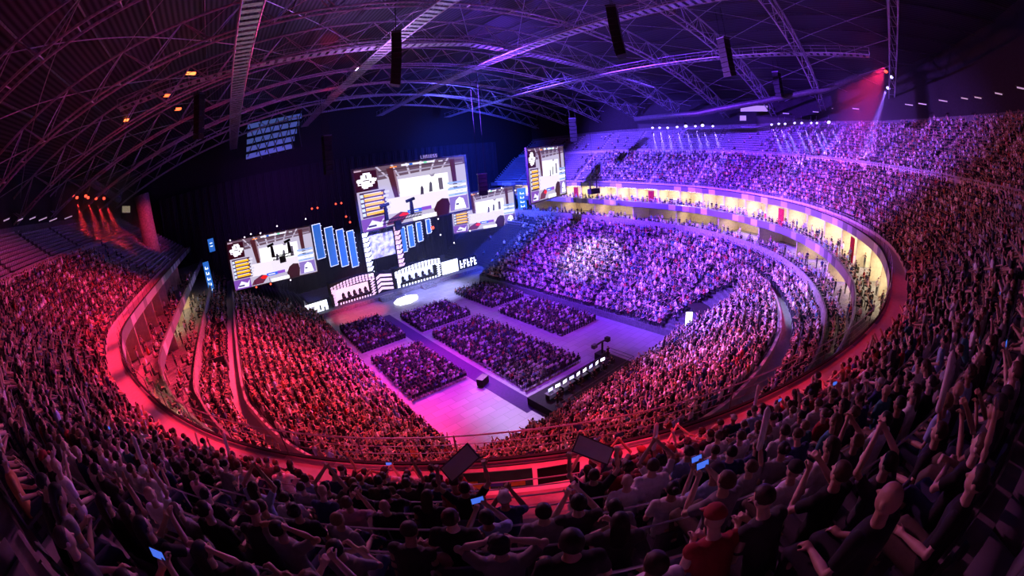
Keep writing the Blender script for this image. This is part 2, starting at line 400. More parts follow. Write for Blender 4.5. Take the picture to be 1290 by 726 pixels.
ARMS = {  # elbow, hand for the right side; None mirrors
    'lap': (((.26, .02, .80), (.12, .30, .68)),) * 2, 'clap': (((.30, .16, 1.18), (.05, .26, 1.48)),) * 2, 'chest': (((.27, .14, .86), (.05, .32, 1.02)),) * 2,
    'up': (((.28, .08, 1.34), (.24, .14, 1.66)), ((.26, .02, .80), (.12, .30, .68))), 'phone': (((.24, .2, .96), (.07, .34, 1.22)), ((.26, .02, .80), (.12, .30, .68))),
    'both': (((.30, .06, 1.32), (.26, .12, 1.66)),) * 2}
def proto(kind, lod, stand=False):
    P = Proto(); dz = .42 if stand else 0; sh = 1.02 + dz
    if lod == 'mid':
        P.add(csphere((0, .03, 1.26 + dz), (.078, .095, .115), 2), 0); P.add(csphere((0, .0, 1.30 + dz), (.088, .095, .095), 2), 1)
        P.tube([(0, .0, 1.02 + dz), (0, .01, 1.16 + dz)], [.07, .055], 0, 6)
        P.tube([(0, 0, .46 + dz), (0, -.02, .75 + dz), (0, 0, .98 + dz), (0, 0, 1.09 + dz)], [.17, .165, .20, .10], 2, 8, .62)
    else:
        P.add(csphere((0, .02, 1.26 + dz), (.085, .1, .12), 1), 0); P.add(csphere((0, -.02, 1.31 + dz), (.1, .11, .1), 1), 1)
        P.tube([(0, 0, .46 + dz), (0, 0, .98 + dz), (0, 0, 1.12 + dz)], [.18, .21, .08], 2, 4, .8)
    for sgn, (e, h) in zip((1, -1), ARMS[kind]):
        s_ = Vector((.19 * sgn, 0, sh)); e = Vector((e[0] * sgn, e[1], e[2] + dz)); h = Vector((h[0] * sgn, h[1], h[2] + dz)); n = 6 if lod == 'mid' else 3
        P.tube([s_, e], [.058, .045], 2 if lod == 'mid' else 2, n); P.tube([e, h, h + (h - e).normalized() * .13], [.05, .042, .045], 0, n)
        if stand: P.tube([(.09 * sgn, 0, .95), (.1 * sgn, .02, .5), (.1 * sgn, 0, .02)], [.09, .065, .05], 3, n)
        else: P.tube([(.09 * sgn, 0, .5), (.13 * sgn, .42, .54), (.13 * sgn, .40, .06)], [.09, .065, .045], 3, n)
    return np.array(P.v), np.array(P.f), np.array(P.p)
SKINS = np.array([(.62, .40, .30), (.72, .50, .38), (.55, .34, .24), (.78, .56, .44), (.38, .22, .15)])
HAIRS = np.array([(.02, .015, .012), (.05, .03, .02), (.10, .06, .035), (.25, .16, .08), (.015, .015, .02), (.45, .33, .18)])
SHIRTS = [('black', (.015, .015, .018), 30), ('charcoal', (.06, .06, .065), 14), ('white', (.85, .85, .85), 22), ('grey', (.30, .30, .31), 10), ('navy', (.03, .05, .16), 7), ('red', (.40, .04, .04), 4), ('pale blue', (.35, .50, .75), 5), ('pink', (.65, .35, .45), 3), ('olive', (.12, .13, .07), 3), ('orange', (.55, .25, .10), 1), ('teal', (.05, .22, .25), 2)]
SHC = np.array([s[1] for s in SHIRTS]); SHW = np.array([s[2] for s in SHIRTS], float); SHW /= SHW.sum()
class Mass:
    def __init__(s): s.V = []; s.F = []; s.C = []; s.n = 0
    def put(s, pr, pos, ang, scl, pal, lean=None):
        v, f_, p = pr; m = len(pos)
        if m == 0: return
        c, sn = np.cos(ang)[:, None], np.sin(ang)[:, None]; V = v[None] * scl[:, None, None]
        X = V[:, :, 0] * c - V[:, :, 1] * sn + pos[:, 0:1]; Y = V[:, :, 0] * sn + V[:, :, 1] * c + pos[:, 1:2]; Z = V[:, :, 2] + pos[:, 2:3]
        s.V.append(np.stack([X, Y, Z], 2).reshape(-1, 3).astype(np.float32))
        s.F.append((f_[None] + (np.arange(m) * len(v))[:, None, None] + s.n).reshape(-1, f_.shape[1]).astype(np.int32)); s.n += m * len(v)
        s.C.append(pal[:, p, :].reshape(-1, 3).astype(np.float32))
    def build(s, name, m):
        V = np.concatenate(s.V); F = np.concatenate(s.F); C = np.concatenate(s.C); me = bpy.data.meshes.new(name)
        me.vertices.add(len(V)); me.vertices.foreach_set('co', V.ravel()); me.loops.add(F.size); me.loops.foreach_set('vertex_index', F.ravel())
        me.polygons.add(len(F)); me.polygons.foreach_set('loop_start', np.arange(0, F.size, 4, dtype=np.int32))
        me.update(calc_edges=True); me.materials.append(m)
        a = me.color_attributes.new('col', 'FLOAT_COLOR', 'POINT'); a.data.foreach_set('color', np.hstack([C, np.ones((len(C), 1), np.float32)]).ravel())
        o = bpy.data.objects.new(name, me); COL.objects.link(o); print(name, len(V), 'verts'); return o
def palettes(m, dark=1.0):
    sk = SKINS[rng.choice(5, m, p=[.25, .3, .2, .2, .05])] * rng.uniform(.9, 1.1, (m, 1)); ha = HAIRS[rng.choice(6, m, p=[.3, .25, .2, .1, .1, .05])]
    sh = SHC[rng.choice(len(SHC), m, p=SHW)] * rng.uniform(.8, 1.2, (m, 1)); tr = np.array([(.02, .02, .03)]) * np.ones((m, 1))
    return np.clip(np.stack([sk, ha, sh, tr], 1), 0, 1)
idx = np.where(occ)[0]; order = idx[np.argsort(dist[idx])]
# the 300 that show largest and lie inside the frame are individuals
inside = (pix[:, 0] > -25) & (pix[:, 0] < 1315) & (pix[:, 1] > 100) & (pix[:, 1] < 745)
near = [i for i in order if inside[i] and tier[i] in ('up', 'top')][:300]; nearset = set(near)
# just outside the frame but close: left out, nothing of them shows
drop = {i for i in order if i not in nearset and not inside[i] and dist[i] < dist[near[-1]] * .6}
rest = np.array([i for i in order if i not in nearset and i not in drop])
KIND = ['lap', 'clap', 'chest', 'up', 'phone', 'both']; KW = [.62, .035, .24, .015, .08, .01]
crowd = Mass()
def fill(ids_pos, ang, d, sc=1.0, pst=.06, dark=1.0):
    sc = np.broadcast_to(np.asarray(sc, float), (len(ids_pos),))
    kk = rng.choice(6, len(ids_pos), p=KW); st = rng.random(len(ids_pos)) < pst; lod = d < 34
    for ki, kn in enumerate(KIND):
        for L in ('mid', 'low'):
            for stf in (False, True):
                m = (kk == ki) & (lod == (L == 'mid')) & (st == stf)
                if m.any():
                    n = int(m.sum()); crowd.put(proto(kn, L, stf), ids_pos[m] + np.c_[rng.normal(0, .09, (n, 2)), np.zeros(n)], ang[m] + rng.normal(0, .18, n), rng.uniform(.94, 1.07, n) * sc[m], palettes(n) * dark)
SCL = np.where(np.isin(tier, ['up', 'top']), .88, 1.26)
fill(seatP[rest, :3], seatD[rest], dist[rest], SCL[rest])
focc = rng.random(len(fl)) < .97
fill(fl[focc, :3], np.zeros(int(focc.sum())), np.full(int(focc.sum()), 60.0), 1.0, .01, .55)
# guests on the suite balconies
sp, sa, sk = [], [], []
for d, z, pr, stf, lo in ((-1.9, 15.7, .85, 0, 0), (-1.0, 15.9, .8, 0, 0), (.2, 15.7, .35, 1, 0), (1.4, 15.7, .3, 1, 0), (3.0, 15.7, .2, 1, 0), (-4.0, 12.1, .9, 0, 1), (-3.1, 12.2, .85, 0, 1), (-2.0, 12.1, .4, 1, 1), (-.4, 12.1, .3, 1, 1)):
    c = off(d)
    for i in range(2, NS - 2, 2):
        x, y = c[i]
        if (x < CX and (y < 14 or y > 80)) or y > 92 or (x >= CX and y < -9): continue
        if rng.random() > pr * (.5 if x < CX else 1): continue
        sp.append((x, y, z)); sa.append(math.atan2(-NRM[i, 1], -NRM[i, 0]) - math.pi / 2 + rng.normal(0, .5 if stf else .1)); sk.append(stf)
sp = np.array(sp, float); sa = np.array(sa); sk = np.array(sk)
for stf in (0, 1): fill(sp[sk == stf], sa[sk == stf], np.full(int((sk == stf).sum()), 60.0), .98, float(stf))
# ---------------------------------------------------------------- seats as mass (empty rows and those behind the individuals)
def seat_proto():
    P = Proto()
    def bx(c, d, part):
        hx, hy, hz = d[0] / 2, d[1] / 2, d[2] / 2; V = [(c[0] + x, c[1] + y, c[2] + z) for z in (-hz, hz) for x, y in ((-hx, -hy), (hx, -hy), (hx, hy), (-hx, hy))]
        P.add((V, [(0, 3, 2, 1), (4, 5, 6, 7), (0, 1, 5, 4), (1, 2, 6, 5), (2, 3, 7, 6), (3, 0, 4, 7)]), part)
    bx((0, -.2, .64), (.44, .05, .42), 0); bx((0, 0, .43), (.44, .38, .05), 0)
    return np.array(P.v), np.array(P.f), np.array(P.p)
# ---------------------------------------------------------------- END PART 1
SP = seat_proto()
seats = Mass()
sdist = np.linalg.norm(seatP[:, :3] - [0, 0, EYE], axis=1)
px2 = proj(seatP[:, :3] + [0, 0, .7]); inf2 = (px2[:, 0] > -60) & (px2[:, 0] < 1350) & (px2[:, 1] > -60) & (px2[:, 1] < 800)
smask = inf2 & ~pil & ~mouth & ((sdist < 45) | (~occ)) & (sdist > 1.0)
smask[near] = False
si = np.where(smask)[0]
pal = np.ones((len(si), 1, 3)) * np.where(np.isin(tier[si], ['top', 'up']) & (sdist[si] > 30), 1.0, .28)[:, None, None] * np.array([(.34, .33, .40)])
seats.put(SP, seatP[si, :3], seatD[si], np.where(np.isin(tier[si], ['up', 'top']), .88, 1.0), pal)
o = seats.build('stadium_seats', M_crowd); tag(o, 'rows of plain fold-down seats of the stands, mostly empty in the upper corners', 'seats', None, 'stuff')
o = crowd.build('crowd', M_crowd); tag(o, 'dense crowd of spectators filling the stands and the floor blocks', 'crowd', None, 'stuff')
del crowd, seats

# ---------------------------------------------------------------- people who show largest
def remeshed(mb, name, mats, voxel, smooth=3):
    o = mb.build(name, mats); m = o.modifiers.new('r', 'REMESH'); m.mode = 'VOXEL'; m.voxel_size = voxel
    m2 = o.modifiers.new('s', 'SMOOTH'); m2.iterations = smooth; m2.factor = .5
    dg = bpy.context.evaluated_depsgraph_get(); me = bpy.data.meshes.new_from_object(o.evaluated_get(dg)); old = o.data
    bpy.data.objects.remove(o); bpy.data.meshes.remove(old)
    me.polygons.foreach_set('use_smooth', [True] * len(me.polygons)); me.name = name; return me
def ball(mb, c, r, n=4, M=None):
    v, f_ = csphere((0, 0, 0), r if isinstance(r, tuple) else (r, r, r), n)
    mb.add([Vector(c) + (M @ Vector(p) if M else Vector(p)) for p in v], f_)
def etube(mb, pts, rs, flat=1.0, n=12):                    # closed tube with elliptical section (rx, ry=flat*rx), along mostly vertical paths
    pts = [Vector(p) for p in pts]; V = []; k = len(pts)
    fl_ = flat if isinstance(flat, list) else [flat] * k
    for i, p in enumerate(pts):
        t = (pts[min(i + 1, k - 1)] - pts[max(i - 1, 0)]).normalized(); a = Vector((1, 0, 0)); a = (a - t * a.dot(t)).normalized(); b = t.cross(a)
        V += [p + a * math.cos(2 * math.pi * j / n) * rs[i] + b * math.sin(2 * math.pi * j / n) * rs[i] * fl_[i] for j in range(n)]
    F = [(i * n + j, i * n + (j + 1) % n, (i + 1) * n + (j + 1) % n, (i + 1) * n + j) for i in range(k - 1) for j in range(n)]
    F += [tuple(range(n - 1, -1, -1)), tuple((k - 1) * n + j for j in range(n))]; mb.add(V, F)
def hand(mb, w, d, nrm, sg, curl):
    d = d.normalized(); nrm = (nrm - d * nrm.dot(d)).normalized(); side = d.cross(nrm) * sg
    mb.tube([w - d * .01, w + d * .04, w + d * .085], [.026, .034, .030], 8)
    for i in range(4):
        ln = (.030, .036, .034, .026)[i]; b = w + d * .075 + side * (i - 1.5) * .0195
        d1 = d * math.cos(curl) + nrm * math.sin(curl); d2 = d * math.cos(curl * 2) + nrm * math.sin(curl * 2)
        mb.tube([b, b + d1 * ln * 1.15, b + d1 * ln * 1.15 + d2 * ln * 1.2], [.0105, .0095, .0085], 6)
    tb = w + d * .03 - side * .03; td = (d * .65 - side * .6 + nrm * .4).normalized()
    mb.tube([tb, tb + td * .035, tb + td * .035 + (td + d * .5 + nrm * curl).normalized() * .03], [.0135, .011, .0095], 6)
POSES = {  # (elbow, wrist) right, (elbow, wrist) left, lean, curl, standing
    'rest': (((.27, .0, .80), (.13, .30, .66)), ((-.27, .0, .80), (-.14, .30, .66)), .05, .5, 0),
    'clap': (((.30, .14, 1.20), (.06, .26, 1.46)), ((-.30, .14, 1.20), (-.06, .26, 1.46)), .0, .12, 0),
    'fold': (((.28, .12, .86), (-.02, .28, .95)), ((-.28, .12, .86), (.04, .25, .92)), -.05, .8, 0),
    'up': (((.30, .08, 1.30), (.22, .14, 1.58)), ((-.27, .0, .80), (-.14, .30, .66)), .0, .3, 0),
    'phone': (((.27, .18, .88), (.08, .36, 1.12)), ((-.27, .16, .84), (-.06, .34, 1.06)), .02, .9, 0),
    'behind': (((.37, .12, 1.13), (.125, .05, 1.29)), ((-.37, .12, 1.13), (-.125, .05, 1.29)), .06, .5, 0),
    'forward': (((.24, .06, .78), (.06, .26, .95)), ((-.24, .06, .78), (-.06, .26, .95)), .42, .8, 0),
    'stick': (((.32, .06, 1.10), (.34, .20, 1.36)), ((-.27, .0, .80), (-.14, .30, .66)), .0, 1.3, 0),
    'sign': (((.36, .04, 1.30), (.34, .12, 1.58)), ((-.36, .04, 1.30), (-.34, .12, 1.58)), .0, 1.2, 0),
    'stand': (((.27, -.03, .80), (.24, .14, .62)), ((-.27, -.03, .80), (-.24, .14, .62)), .03, .4, 1)}
PHRASE = {'rest': 'hands in lap', 'clap': 'clapping overhead', 'fold': 'arms folded', 'up': 'one arm raised', 'phone': 'phone held up', 'behind': 'hands behind head', 'forward': 'leaning forward', 'stick': 'holding inflatable stick', 'sign': 'board held overhead', 'stand': 'standing'}
KIT = {}
for pn, (ra, la, lean, curl, st) in POSES.items():
    dz = .42 if st else 0.0; hip = Vector((0, 0, .52 + dz)); Rl = Matrix.Rotation(-lean, 3, 'X')
    L = lambda p: hip + Rl @ (Vector(p) + Vector((0, 0, dz)) - hip)
    def arms(mb, kind):
        for sg, (e, w) in ((1, ra), (-1, la)):
            s_ = L((.185 * sg, 0, 1.045)); e_ = L(e) if pn != 'forward' else L(e); w_ = L(w); mid = s_.lerp(e_, .5)
            if kind == 'body':
                mb.tube([s_, mid, e_, e_.lerp(w_, .35), w_], [.052, .048, .040, .041, .027], 10); ball(mb, e_, .042, 3)
                hd = (w_ - e_).normalized(); nr = Vector((-sg, 0, 0)) if pn in ('clap', 'behind', 'fold') else Vector((0, 1, -.3))
                hand(mb, w_, hd if pn != 'rest' else Vector((0, 1, -.15)), nr, sg, curl)
            else: ball(mb, s_, .075, 3); mb.tube([L((.13 * sg, 0, 1.06)), s_, s_.lerp(e_, .72)], [.07, .070, .062], 10)
    b = MB()
    etube(b, [L((0, 0, .47)), L((0, -.01, .62)), L((0, -.015, .80)), L((0, 0, 1.0)), L((0, 0, 1.08)), L((0, .0, 1.12))], [.15, .155, .145, .175, .14, .06], .62)
    b.tube([L((0, -.005, 1.06)), L((0, .015, 1.20))], [.06, .054], 10)
    ball(b, L((0, .01, 1.292)), (.077, .093, .098), 5, Rl); ball(b, L((0, .045, 1.235)), (.055, .062, .062), 4, Rl)    # skull and jaw
    b.tube([L((0, .10, 1.285)), L((0, .128, 1.255))], [.010, .017], 6)                                                 # nose
    ball(b, L((0, .098, 1.225)), (.026, .014, .009), 3, Rl)                                                            # mouth
    for sg in (1, -1):
        ball(b, L((.080 * sg, .005, 1.272)), (.012, .022, .032), 3, Rl); ball(b, L((.03 * sg, .088, 1.285)), (.016, .012, .010), 3, Rl)
        if st:
            b.tube([(.09 * sg, 0, .92), (.10 * sg, .01, .50), (.10 * sg, -.01, .10)], [.085, .058, .038], 10); b.tube([(.10 * sg, -.05, .04), (.10 * sg, .06, .045), (.105 * sg, .17, .03)], [.04, .045, .03], 8)
        else:
            b.tube([(.09 * sg, -.02, .51), (.13 * sg, .42, .50), (.12 * sg, .40, .10)], [.085, .058, .038], 10); b.tube([(.12 * sg, .36, .04), (.12 * sg, .46, .045), (.125 * sg, .56, .03)], [.04, .045, .03], 8)
    arms(b, 'body'); body = remeshed(b, 'body', M_skin, .0095, 2)
    b = MB(); etube(b, [L((0, 0, .46)), L((0, -.01, .60)), L((0, -.015, .80)), L((0, 0, 1.0)), L((0, 0, 1.075)), L((0, .0, 1.115))], [.19, .185, .172, .200, .160, .085], .66)
    arms(b, 'shirt'); shirt = remeshed(b, 'shirt', M_cloth, .016, 4)
    b = MB()
    for sg in (1, -1):
        if st: b.tube([(.085 * sg, 0, .98), (.095 * sg, .01, .52), (.10 * sg, -.01, .07)], [.115, .082, .062], 10)
        else: b.tube([(.085 * sg, -.02, .515), (.13 * sg, .43, .50), (.13 * sg, .46, .44), (.12 * sg, .40, .08)], [.11, .085, .075, .058], 10)
    etube(b, [(0, 0, .42 + dz), (0, 0, .60 + dz)], [.18, .17], .7); trousers = remeshed(b, 'trousers', M_cloth, .018, 4)
    KIT[pn] = (body, shirt, trousers, lean, hip.copy(), Rl.copy())
def hair_mesh(kind):
    b = MB(); v, f_ = csphere((0, 0, 0), (.088, .104, .100), 6); P = []
    for p in v:
        q = Vector(p); n = math.sin(q.x * 90) * math.sin(q.y * 80 + 1) * math.sin(q.z * 95 + 2); q *= 1 + .035 * n
        if q.y > .045 and q.z < .035: q = Vector((q.x * .8, .05, max(q.z, -.02)))       # open at the face
        if q.z < -.045: q.z = -.045 + (q.z + .045) * .25; q.x *= .85; q.y *= .85
        P.append(q + Vector((0, .0, 1.300)))
    b.add(P, f_)
    if kind == 'long': etube(b, [(0, -.05, 1.34), (0, -.075, 1.22), (0, -.09, 1.10), (0, -.095, .98)], [.085, .092, .088, .045], .45)
    if kind == 'bun': ball(b, (0, -.10, 1.36), .042, 4)
    if kind == 'curly':
        r0 = random.Random(3)
        for _ in range(60):
            a, e_ = r0.uniform(0, 6.28), r0.uniform(-.1, 1.4); d = Vector((math.cos(a) * math.cos(e_), math.sin(a) * math.cos(e_), math.sin(e_)))
            if d.y > .5 and d.z < .5: continue
            ball(b, Vector((0, 0, 1.305)) + Vector((d.x * .092, d.y * .104, d.z * .098)), .02, 2)
    return remeshed(b, 'hair' , M_hair, .012, 1)
HAIRM = {k: hair_mesh(k) for k in ('short', 'long', 'bun', 'curly')}
def cap_mesh():
    b = MB(); v, f_ = csphere((0, 0, 0), (.092, .106, .095), 6); b.add([Vector((p[0], p[1], max(p[2], -.005))) + Vector((0, 0, 1.325)) for p in v], f_)
    b.add([(-.07, .09, 1.325), (.07, .09, 1.325), (.06, .17, 1.315), (-.06, .17, 1.315), (-.07, .09, 1.333), (.07, .09, 1.333), (.06, .17, 1.321), (-.06, .17, 1.321)], [(0, 3, 2, 1), (4, 5, 6, 7), (0, 1, 5, 4), (1, 2, 6, 5), (2, 3, 7, 6), (3, 0, 4, 7)]); return b
cm = cap_mesh().build('cap', M_cloth, smooth=True); CAPM = cm.data; bpy.data.objects.remove(cm)
# upper deck seat, curved shell
def seat_parts():
    b = MB(); n = 8; V = []; F = []
    for i in range(n + 1):
        a = -1 + 2 * i / n; x = .225 * a
        for z, off_ in ((.42, 0), (.62, .0), (.78, -.01), (.86 - .10 * a * a * a * a, -.03)): V.append((x * (1 if z < .8 else .93), -.27 + .05 * (a * a) + off_ * .6, z))
    for i in range(n):
        for j in range(3): F.append((i * 4 + j, (i + 1) * 4 + j, (i + 1) * 4 + j + 1, i * 4 + j + 1))
    m = len(V); V2 = [(x, y - .03, z) for x, y, z in V]; F2 = [tuple(q + m for q in f_[::-1]) for f_ in F]
    edge = [i * 4 for i in range(n + 1)] + [n * 4 + j for j in (1, 2, 3)] + [i * 4 + 3 for i in range(n - 1, -1, -1)] + [2, 1]
    F3 = [(edge[k], edge[(k + 1) % len(edge)], edge[(k + 1) % len(edge)] + m, edge[k] + m) for k in range(len(edge))]
    b.add(V + V2, F + F2 + F3)
    bk = b.build('backrest', M_seat, smooth=False)
    b = MB(); b.tube([(-.23 , -.22, .43), (-.22, .16, .45)], .0, 3) if False else None
    b.box((0, -.03, .43), (.43, .38, .045)); b.box((0, .165, .425), (.40, .03, .06)); pn_ = b.build('seat_pan', M_seat)
    b = MB(); b.box((0, -.18, .2), (.06, .08, .42)); b.box((0, -.1, .02), (.22, .2, .04)); b.box((0, -.15, .40), (.40, .05, .04)); br = b.build('bracket', M_dsteel)
    return [o_.data for o_ in (bk, pn_, br)], (bk, pn_, br)
SEATM, tmp = seat_parts()
for o_ in tmp: bpy.data.objects.remove(o_)

# landmark of the labels: the coloured banner hanging on the rim
BANP = at_z(597, 606, DZ + .3)
SPEC = [((915, 613), 'phone', 'grey', 'short'), ((996, 652), 'forward', 'charcoal', 'short'), ((1124, 640), 'rest', 'black', None), ((1068, 668), 'rest', 'black', 'curly'), ((630, 694), 'behind', 'grey', 'curly'),
        ((722, 688), 'rest', 'black', 'short'), ((565, 652), 'rest', 'black', 'short'), ((498, 690), 'forward', 'charcoal', 'short'), ((560, 716), 'rest', 'black', None), ((584, 612), 'sign', 'black', 'short'),
        ((748, 604), 'sign', 'black', 'short'), ((1183, 548), 'stick', 'black', 'short'), ((1120, 585), 'clap', 'charcoal', 'short'), ((345, 668), 'behind', 'grey', 'short'), ((155, 640), 'up', 'black', 'long'),
        ((780, 655), 'fold', 'charcoal', 'long'), ((776, 640), 'rest', 'grey', 'long'), ((686, 652), 'rest', 'grey', 'short'), ((300, 590), 'rest', 'white', 'short'), ((614, 655), 'phone', 'pale blue', 'short'),
        ((1230, 610), 'up', 'black', 'short'), ((1060, 600), 'phone', 'black', 'short'), ((823, 595), 'rest', 'white', 'short'), ((75, 680), 'rest', 'charcoal', 'short'), ((180, 668), 'phone', 'black', 'long')]
chosen = {}; moved = {}
hp = proj(seatP[near, :3] + [0, 0, 1.28])
for (sx, sy), ps, shc, hr in SPEC:
    dd = np.hypot(hp[:, 0] - sx, hp[:, 1] - sy)
    for j in np.argsort(dd):
        if near[j] not in chosen and dd[j] < 80: chosen[near[j]] = (ps, shc, hr); moved[near[j]] = (sx, sy); break
newpos = {}
for i, (sx, sy) in moved.items():
    z_ = seatP[i, 2]; q_ = at_z(sx, sy, z_ + 1.29 * .86); newpos[i] = (q_.x, q_.y, z_)
near = [i for i in near if i in newpos or all((newpos[j][0] - seatP[i, 0]) ** 2 + (newpos[j][1] - seatP[i, 1]) ** 2 > .30 ** 2 or abs(newpos[j][2] - seatP[i, 2]) > .3 for j in newpos)]
for i, q_ in newpos.items(): seatP[i, :3] = q_
PN = ['rest', 'clap', 'fold', 'up', 'phone', 'behind', 'forward', 'stick', 'stand']; PW = np.array([.47, .05, .13, .03, .10, .04, .14, .02, .02]); PW /= PW.sum()
bx_ = proj([BANP])[0]
# numbering inside every row, counted away from the banner
rows_n = {}
for i in near: rows_n.setdefault((tier[i], rown[i]), []).append(i)
where = {}
for key, ids in rows_n.items():
    ids.sort(key=lambda i: S_i[i]); bs = min(ids, key=lambda i: (seatP[i, 0] - BANP.x) ** 2 + (seatP[i, 1] - BANP.y) ** 2); b0 = ids.index(bs)
    for k, i in enumerate(ids):
        d_ = k - b0
        where[i] = ('straight behind the coloured banner' if d_ == 0 else f"{ordn(abs(d_))} {'right' if d_ > 0 else 'left'} of the coloured banner")
nsig = 0
def place(root, P, rz, s=1.0): root.location = P; root.rotation_euler = (0, 0, rz); root.scale = (s, s, s)
PHONES = []
for q, i in enumerate(near):
    P = seatP[i, :3]; rz = seatD[i] + rnd.gauss(0, .12)
    if i in chosen: ps, shn, hr = chosen[i]
    else:
        ps = str(rng.choice(PN, p=PW)); shn = SHIRTS[rng.choice(len(SHIRTS), p=SHW)][0]; hr = rnd.choice(['short', 'short', 'short', 'short', 'short', 'long', 'long', 'bun', 'curly', 'curly', 'cap', None])
    shc = dict((a, b_) for a, b_, c_ in SHIRTS)[shn]; body, shirt, trs, lean, hip, Rl = KIT[ps]
    row = rown[i] + 1; t_ = 'row' if tier[i] == 'up' else 'top-tier row'
    rowtxt = f"{ordn(row)} row up"
    lab = f"{shn.replace(' ', '-')}-shirted person, {PHRASE[ps]}, {rowtxt}, {where[i]}"
    root = empty('person', P, rz, lab, 'person', 'spectators on the steep upper deck'); s = rnd.uniform(.95, 1.07) * .86; root.scale = (s, s, s)
    def ch(name, me, colr):
        c = bpy.data.objects.new(name, me); COL.objects.link(c); c.parent = root; c.color = (*colr, 1); return c
    k_ = rnd.uniform(.85, 1.1); ch('body', body, [v * k_ for v in SKINS[rnd.choice([0, 1, 1, 2, 2, 3, 4])]])
    ch('shirt', shirt, shc); ch('trousers', trs, rnd.choice([(.02, .02, .03), (.03, .04, .09), (.07, .07, .08), (.16, .13, .09)]))
    if hr:
        c = ch('cap' if hr == 'cap' else 'hair', CAPM if hr == 'cap' else HAIRM[hr], rnd.choice([(.05, .05, .06), (.4, .05, .05), (.6, .6, .6)]) if hr == 'cap' else HAIRS[rnd.choice([0, 0, 1, 1, 1, 2, 2, 4, 4, 3])])
        dz = .42 if ps == 'stand' else 0; c.rotation_euler = (-lean, 0, 0); c.location = hip - Rl @ (hip - Vector((0, 0, dz)))
    base = Matrix.Translation(P) @ Matrix.Rotation(rz, 4, 'Z') @ Matrix.Scale(s, 4)
    if ps == 'phone': PHONES.append((i, base, lab))
    if ps == 'stick':
        b = MB(); w = Vector((.34, .20, 1.36)); up = Vector((.1, .15, 1)).normalized(); a = w - up * .1
        b.tube([a, a + up * .02, a + up * .05, a + up * .60, a + up * .64, a + up * .66], [.008, .035, .048, .048, .03, .006], 12)
        o = b.build('inflatable_stick', M_white, smooth=True); o.matrix_world = base
        tag(o, f"long white inflatable stick, {rowtxt}, {where[i]}", 'inflatable stick', 'inflatable cheering sticks')
    if ps == 'sign':
        nsig += 1; t = empty('sign_board', (0, 0, 0), 0, ['white cardboard sign tilted to the left, held overhead at the coloured banner', 'narrow cardboard sign tilted to the right, held overhead beside the dark rim banner'][(nsig - 1) % 2], 'sign', 'cardboard signs')
        t.matrix_world = base @ Matrix.Translation((0, .14, 1.68)) @ Matrix.Rotation(-.75 if nsig == 1 else .6, 4, 'Y') @ Matrix.Rotation(.9, 4, 'X')
        b = MB(); b.box((0, 0, 0), (.62, .26, .012)); b.build('board', M_white, t); b = MB()
        for sx in (-1, 1): b.box((.31 * sx, 0, 0), (.02, .28, .02))
        for sy in (-1, 1): b.box((0, .13 * sy, 0), (.64, .02, .02))
        b.build('border', M_dsteel, t)
    # the seat beneath
    st_ = empty('stadium_seat', P, seatD[i] , f"dark curved-back seat, {rowtxt}, {where[i]}", 'seat', 'seats under the near spectators')
    st_.scale = (.86,) * 3
    for nm, me in zip(('backrest', 'seat_pan', 'bracket'), SEATM):
        c = bpy.data.objects.new(nm, me); COL.objects.link(c); c.parent = st_
for q, (i, base, lab) in enumerate(PHONES):
    if q % 3 != 0: continue
    t = empty('smartphone', (0, 0, 0), 0, f"lit smartphone held up, {ordn(rown[i] + 1)} row up, {where[i]}", 'phone', 'lit phones in the upper deck')
    t.matrix_world = base @ Matrix.Translation((0, .40, 1.19)) @ Matrix.Rotation(-.35, 4, 'X')
    b = MB(); b.box((0, 0, 0), (.15, .009, .078)); b.build('phone_body', M_black, t)
    b = MB(); b.box((0, -.0055, 0), (.142, .002, .070)); b.build('phone_screen', M_phone, t)

# ---------------------------------------------------------------- chairs on the floor: the nearest 300 are individuals
def chair_mesh():
    b = MB(); b.box((0, 0, .45), (.45, .42, .04)); b.box((0, -.21, .72), (.43, .03, .34))
    for x in (-.2, .2):
        b.box((x, .18, .22), (.025, .025, .44)); b.box((x, -.2, .44), (.025, .025, .88))
    o = b.build('floor_chair', M_black); return o
fd = np.linalg.norm(fl[:, :3] - [0, 0, EYE], axis=1); fo = np.argsort(fd)
BN = ['rear block beside the red aisle', '', '', '', '', '']
BNAME = ['front-left floor block', 'rear-left floor block', 'front-middle floor block', 'rear-middle floor block', 'front-right floor block', 'rear-right floor block']
ch0 = chair_mesh(); first = True
for i in fo[:300]:
    x, y, z, bi, r_, c_ = fl[i]; o = ch0 if first else ch0.copy()
    if not first: COL.objects.link(o)
    first = False; o.location = (x, y, 0)
    tag(o, f"black stacking chair, {ordn(int(r_) + 1)} row from the back, {ordn(int(c_) + 1)} from left, {BNAME[int(bi)]}", 'chair', 'black chairs on the arena floor')
cs = Mass(); P = Proto()
for c, d in (((0, -.21, .72), (.43, .03, .34)), ((0, 0, .45), (.45, .42, .04)), ((0, -.2, .22), (.42, .03, .44))):
    hx, hy, hz = d[0] / 2, d[1] / 2, d[2] / 2; V = [(c[0] + x, c[1] + y, c[2] + z) for z in (-hz, hz) for x, y in ((-hx, -hy), (hx, -hy), (hx, hy), (-hx, hy))]
    P.add((V, [(0, 3, 2, 1), (4, 5, 6, 7), (0, 1, 5, 4), (1, 2, 6, 5), (2, 3, 7, 6), (3, 0, 4, 7)]), 0)
r_ = fo[300:]; cs.put((np.array(P.v), np.array(P.f), np.array(P.p)), fl[r_, :3], np.zeros(len(r_)), np.ones(len(r_)), np.ones((len(r_), 1, 3)) * .015)
tag(cs.build('floor_chairs', M_crowd), 'further black chairs of the floor blocks towards the stage', 'chairs', None, 'stuff')

